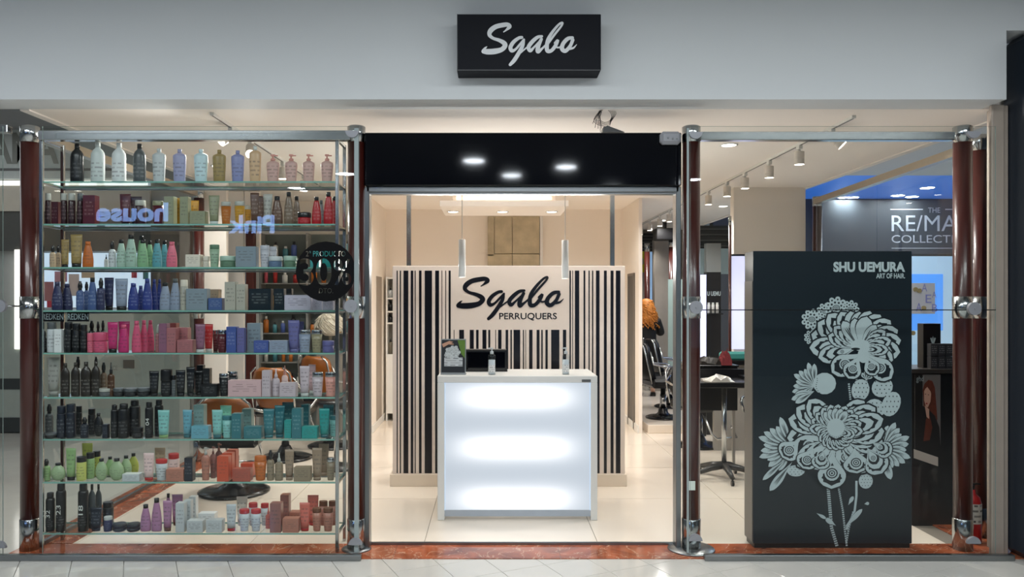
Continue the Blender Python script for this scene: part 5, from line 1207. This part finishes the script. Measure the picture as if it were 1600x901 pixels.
nb('dark_frame', 236, 300, 330, 484, mat('frame_taupe', (124, 112, 100), .5), .03)
text_mesh('lettering', 'CE', X(176, 9.28)-n0, X(183.5, 9.28)-n0, Z(578, 9.28), Z(571, 9.28), -.022, mat('fascia_letter', (128, 130, 124), .5), t)
nb('notice', 193, 210, 562, 575, mat('notice_grey', (96, 98, 94), .5), .03)
# shop across the corridor on the other side
struct('wall_back.003', MB().box(3.5, 12, 12.2, 12.4, 0, MALL), mat('dark_fascia_wall', (74, 76, 80), .5))
t = thing('corner_shopfront', 'grey shop front with a two-line sign beyond the side glass', 'shopfront', (7, 12.15, 0)); D = 12.1; n0 = 7
def cs(name, px0, px1, py0, py1, m, th=.03): return obj(name, MB().box(X(px0, D)-n0, X(px1, D)-n0, -th, 0, max(0, Z(py1, D)), Z(py0, D)), m, t)
cs('fascia', 1278, 1640, 312, 396, mat('fascia_dark', (84, 88, 92), .45))
tm = mat('sign_white', (206, 210, 212), .5, emit=.08)  # faint glow added to the letter colour to keep it bright
text_mesh('lettering', 'THE', X(1451, D)-n0, X(1470, D)-n0, Z(332, D), Z(324, D), -.034, tm, t)
text_mesh('lettering', 'RE/MAX', X(1394, D)-n0, X(1523, D)-n0, Z(361, D), Z(336, D), -.034, tm, t)
text_mesh('lettering', 'COLLECTION', X(1394, D)-n0, X(1525, D)-n0, Z(379, D), Z(367, D), -.034, tm, t)
obj('sign_line', MB().box(X(1392, D)-n0, X(1443, D)-n0, -.034, -.03, Z(327.5, D), Z(326, D)).box(X(1478, D)-n0, X(1528, D)-n0, -.034, -.03, Z(327.5, D), Z(326, D)).box(X(1394, D)-n0, X(1528, D)-n0, -.034, -.03, Z(388, D), Z(387, D)), tm, t)
cs('lit_window', 1278, 1640, 400, 570, mat('window_pale', (176, 206, 226), .3, emit=.55))
cs('blue_screen', 1418, 1474, 428, 516, mat('screen_blue', (70, 150, 240), .3, emit=.8), .04)
cs('poster_panel', 1420, 1461, 442, 490, mat('poster_cream', (214, 204, 196), .4), .05)
for k, (ch, x_, y_, s_) in enumerate((('A', 1440, 443, 12), ('E', 1446, 460, 13), ('A', 1431, 473, 13), ('A', 1456, 455, 10), ('B', 1456, 475, 12))):
    text_mesh('lettering', ch, X(x_, D)-n0, X(x_+s_*.7, D)-n0, Z(y_+s_, D), Z(y_, D), -.055, mat('letter_violet', (128, 126, 190), .5), t)
for x_, y_ in ((1430, 452), (1436, 454), (1443, 481), (1426, 520)): obj('balloon', MB().disc(X(x_, D)-n0, -.06, Z(y_, D), .035, .02), mat('balloon_gold', (206, 170, 90), .25, .6), t)
cs('lower_panel', 1278, 1640, 571, 640, mat('lower_panel_grey', (120, 130, 140), .4))
for i, (px, py) in enumerate(((1449, 293), (1403, 305), (1425, 307), (1332, 308), (1312, 310))):
    D2 = 1.6*F/(468-py); downlight(X(px, D2), min(D2, 12.0), 3.2, f'downlight in the blue corridor ceiling, {["nearest", "second nearest", "third nearest", "fourth nearest", "farthest"][i]} one', 0, glow=LAMPC, r=.09, group='corridor downlights')
# corridor side: opposite shops with their lights, seen as reflections in glass and chrome
ow = struct('wall_back.004', MB().box(-12, 12, -6.7, -6.5, 0, MALL), mat('opposite_wall', (40, 42, 46), .6))
t = thing('opposite_sign', 'blue lit fascia lettering of the shop across the mall', 'sign', (-6, -6.5, 0))
SGL = mat('sign_blue_glow', (130, 170, 236), .4, emit=20)
text_mesh('lettering', 'house', -2.25, -.75, 3.22, 3.62, .03, SGL, t, bold=.04, mirror=True)
text_mesh('lettering', 'Pink', .5, 1.46, 2.98, 3.36, .03, SGL, t, bold=.04, mirror=True)
t = thing('opposite_shop_window', 'lit shop window across the mall', 'shop window', (2.5, -6.5, 0))
obj('glow_panel', MB().box(-1.8, 1.8, .0, .04, .6, 2.2), mat('window_glow', (150, 176, 200), .4, emit=.9), t); obj('frame', MB().box(-1.9, 1.9, 0, .06, .5, .6).box(-1.9, 1.9, 0, .06, 2.2, 2.3), STEEL, t)
for i, (x, y) in enumerate(((-.28, -1.57), (.31, -2.9), (1.13, -2.1), (2.2, -4.5), (3.4, -3.6), (-2.4, -3.0), (-3.6, -4.6))):
    downlight(x, y, MALL, f'mall ceiling downlight, {ORD[i]} from the shop sign outward', 0, glow=LAMPC, r=.16, group='mall ceiling downlights')
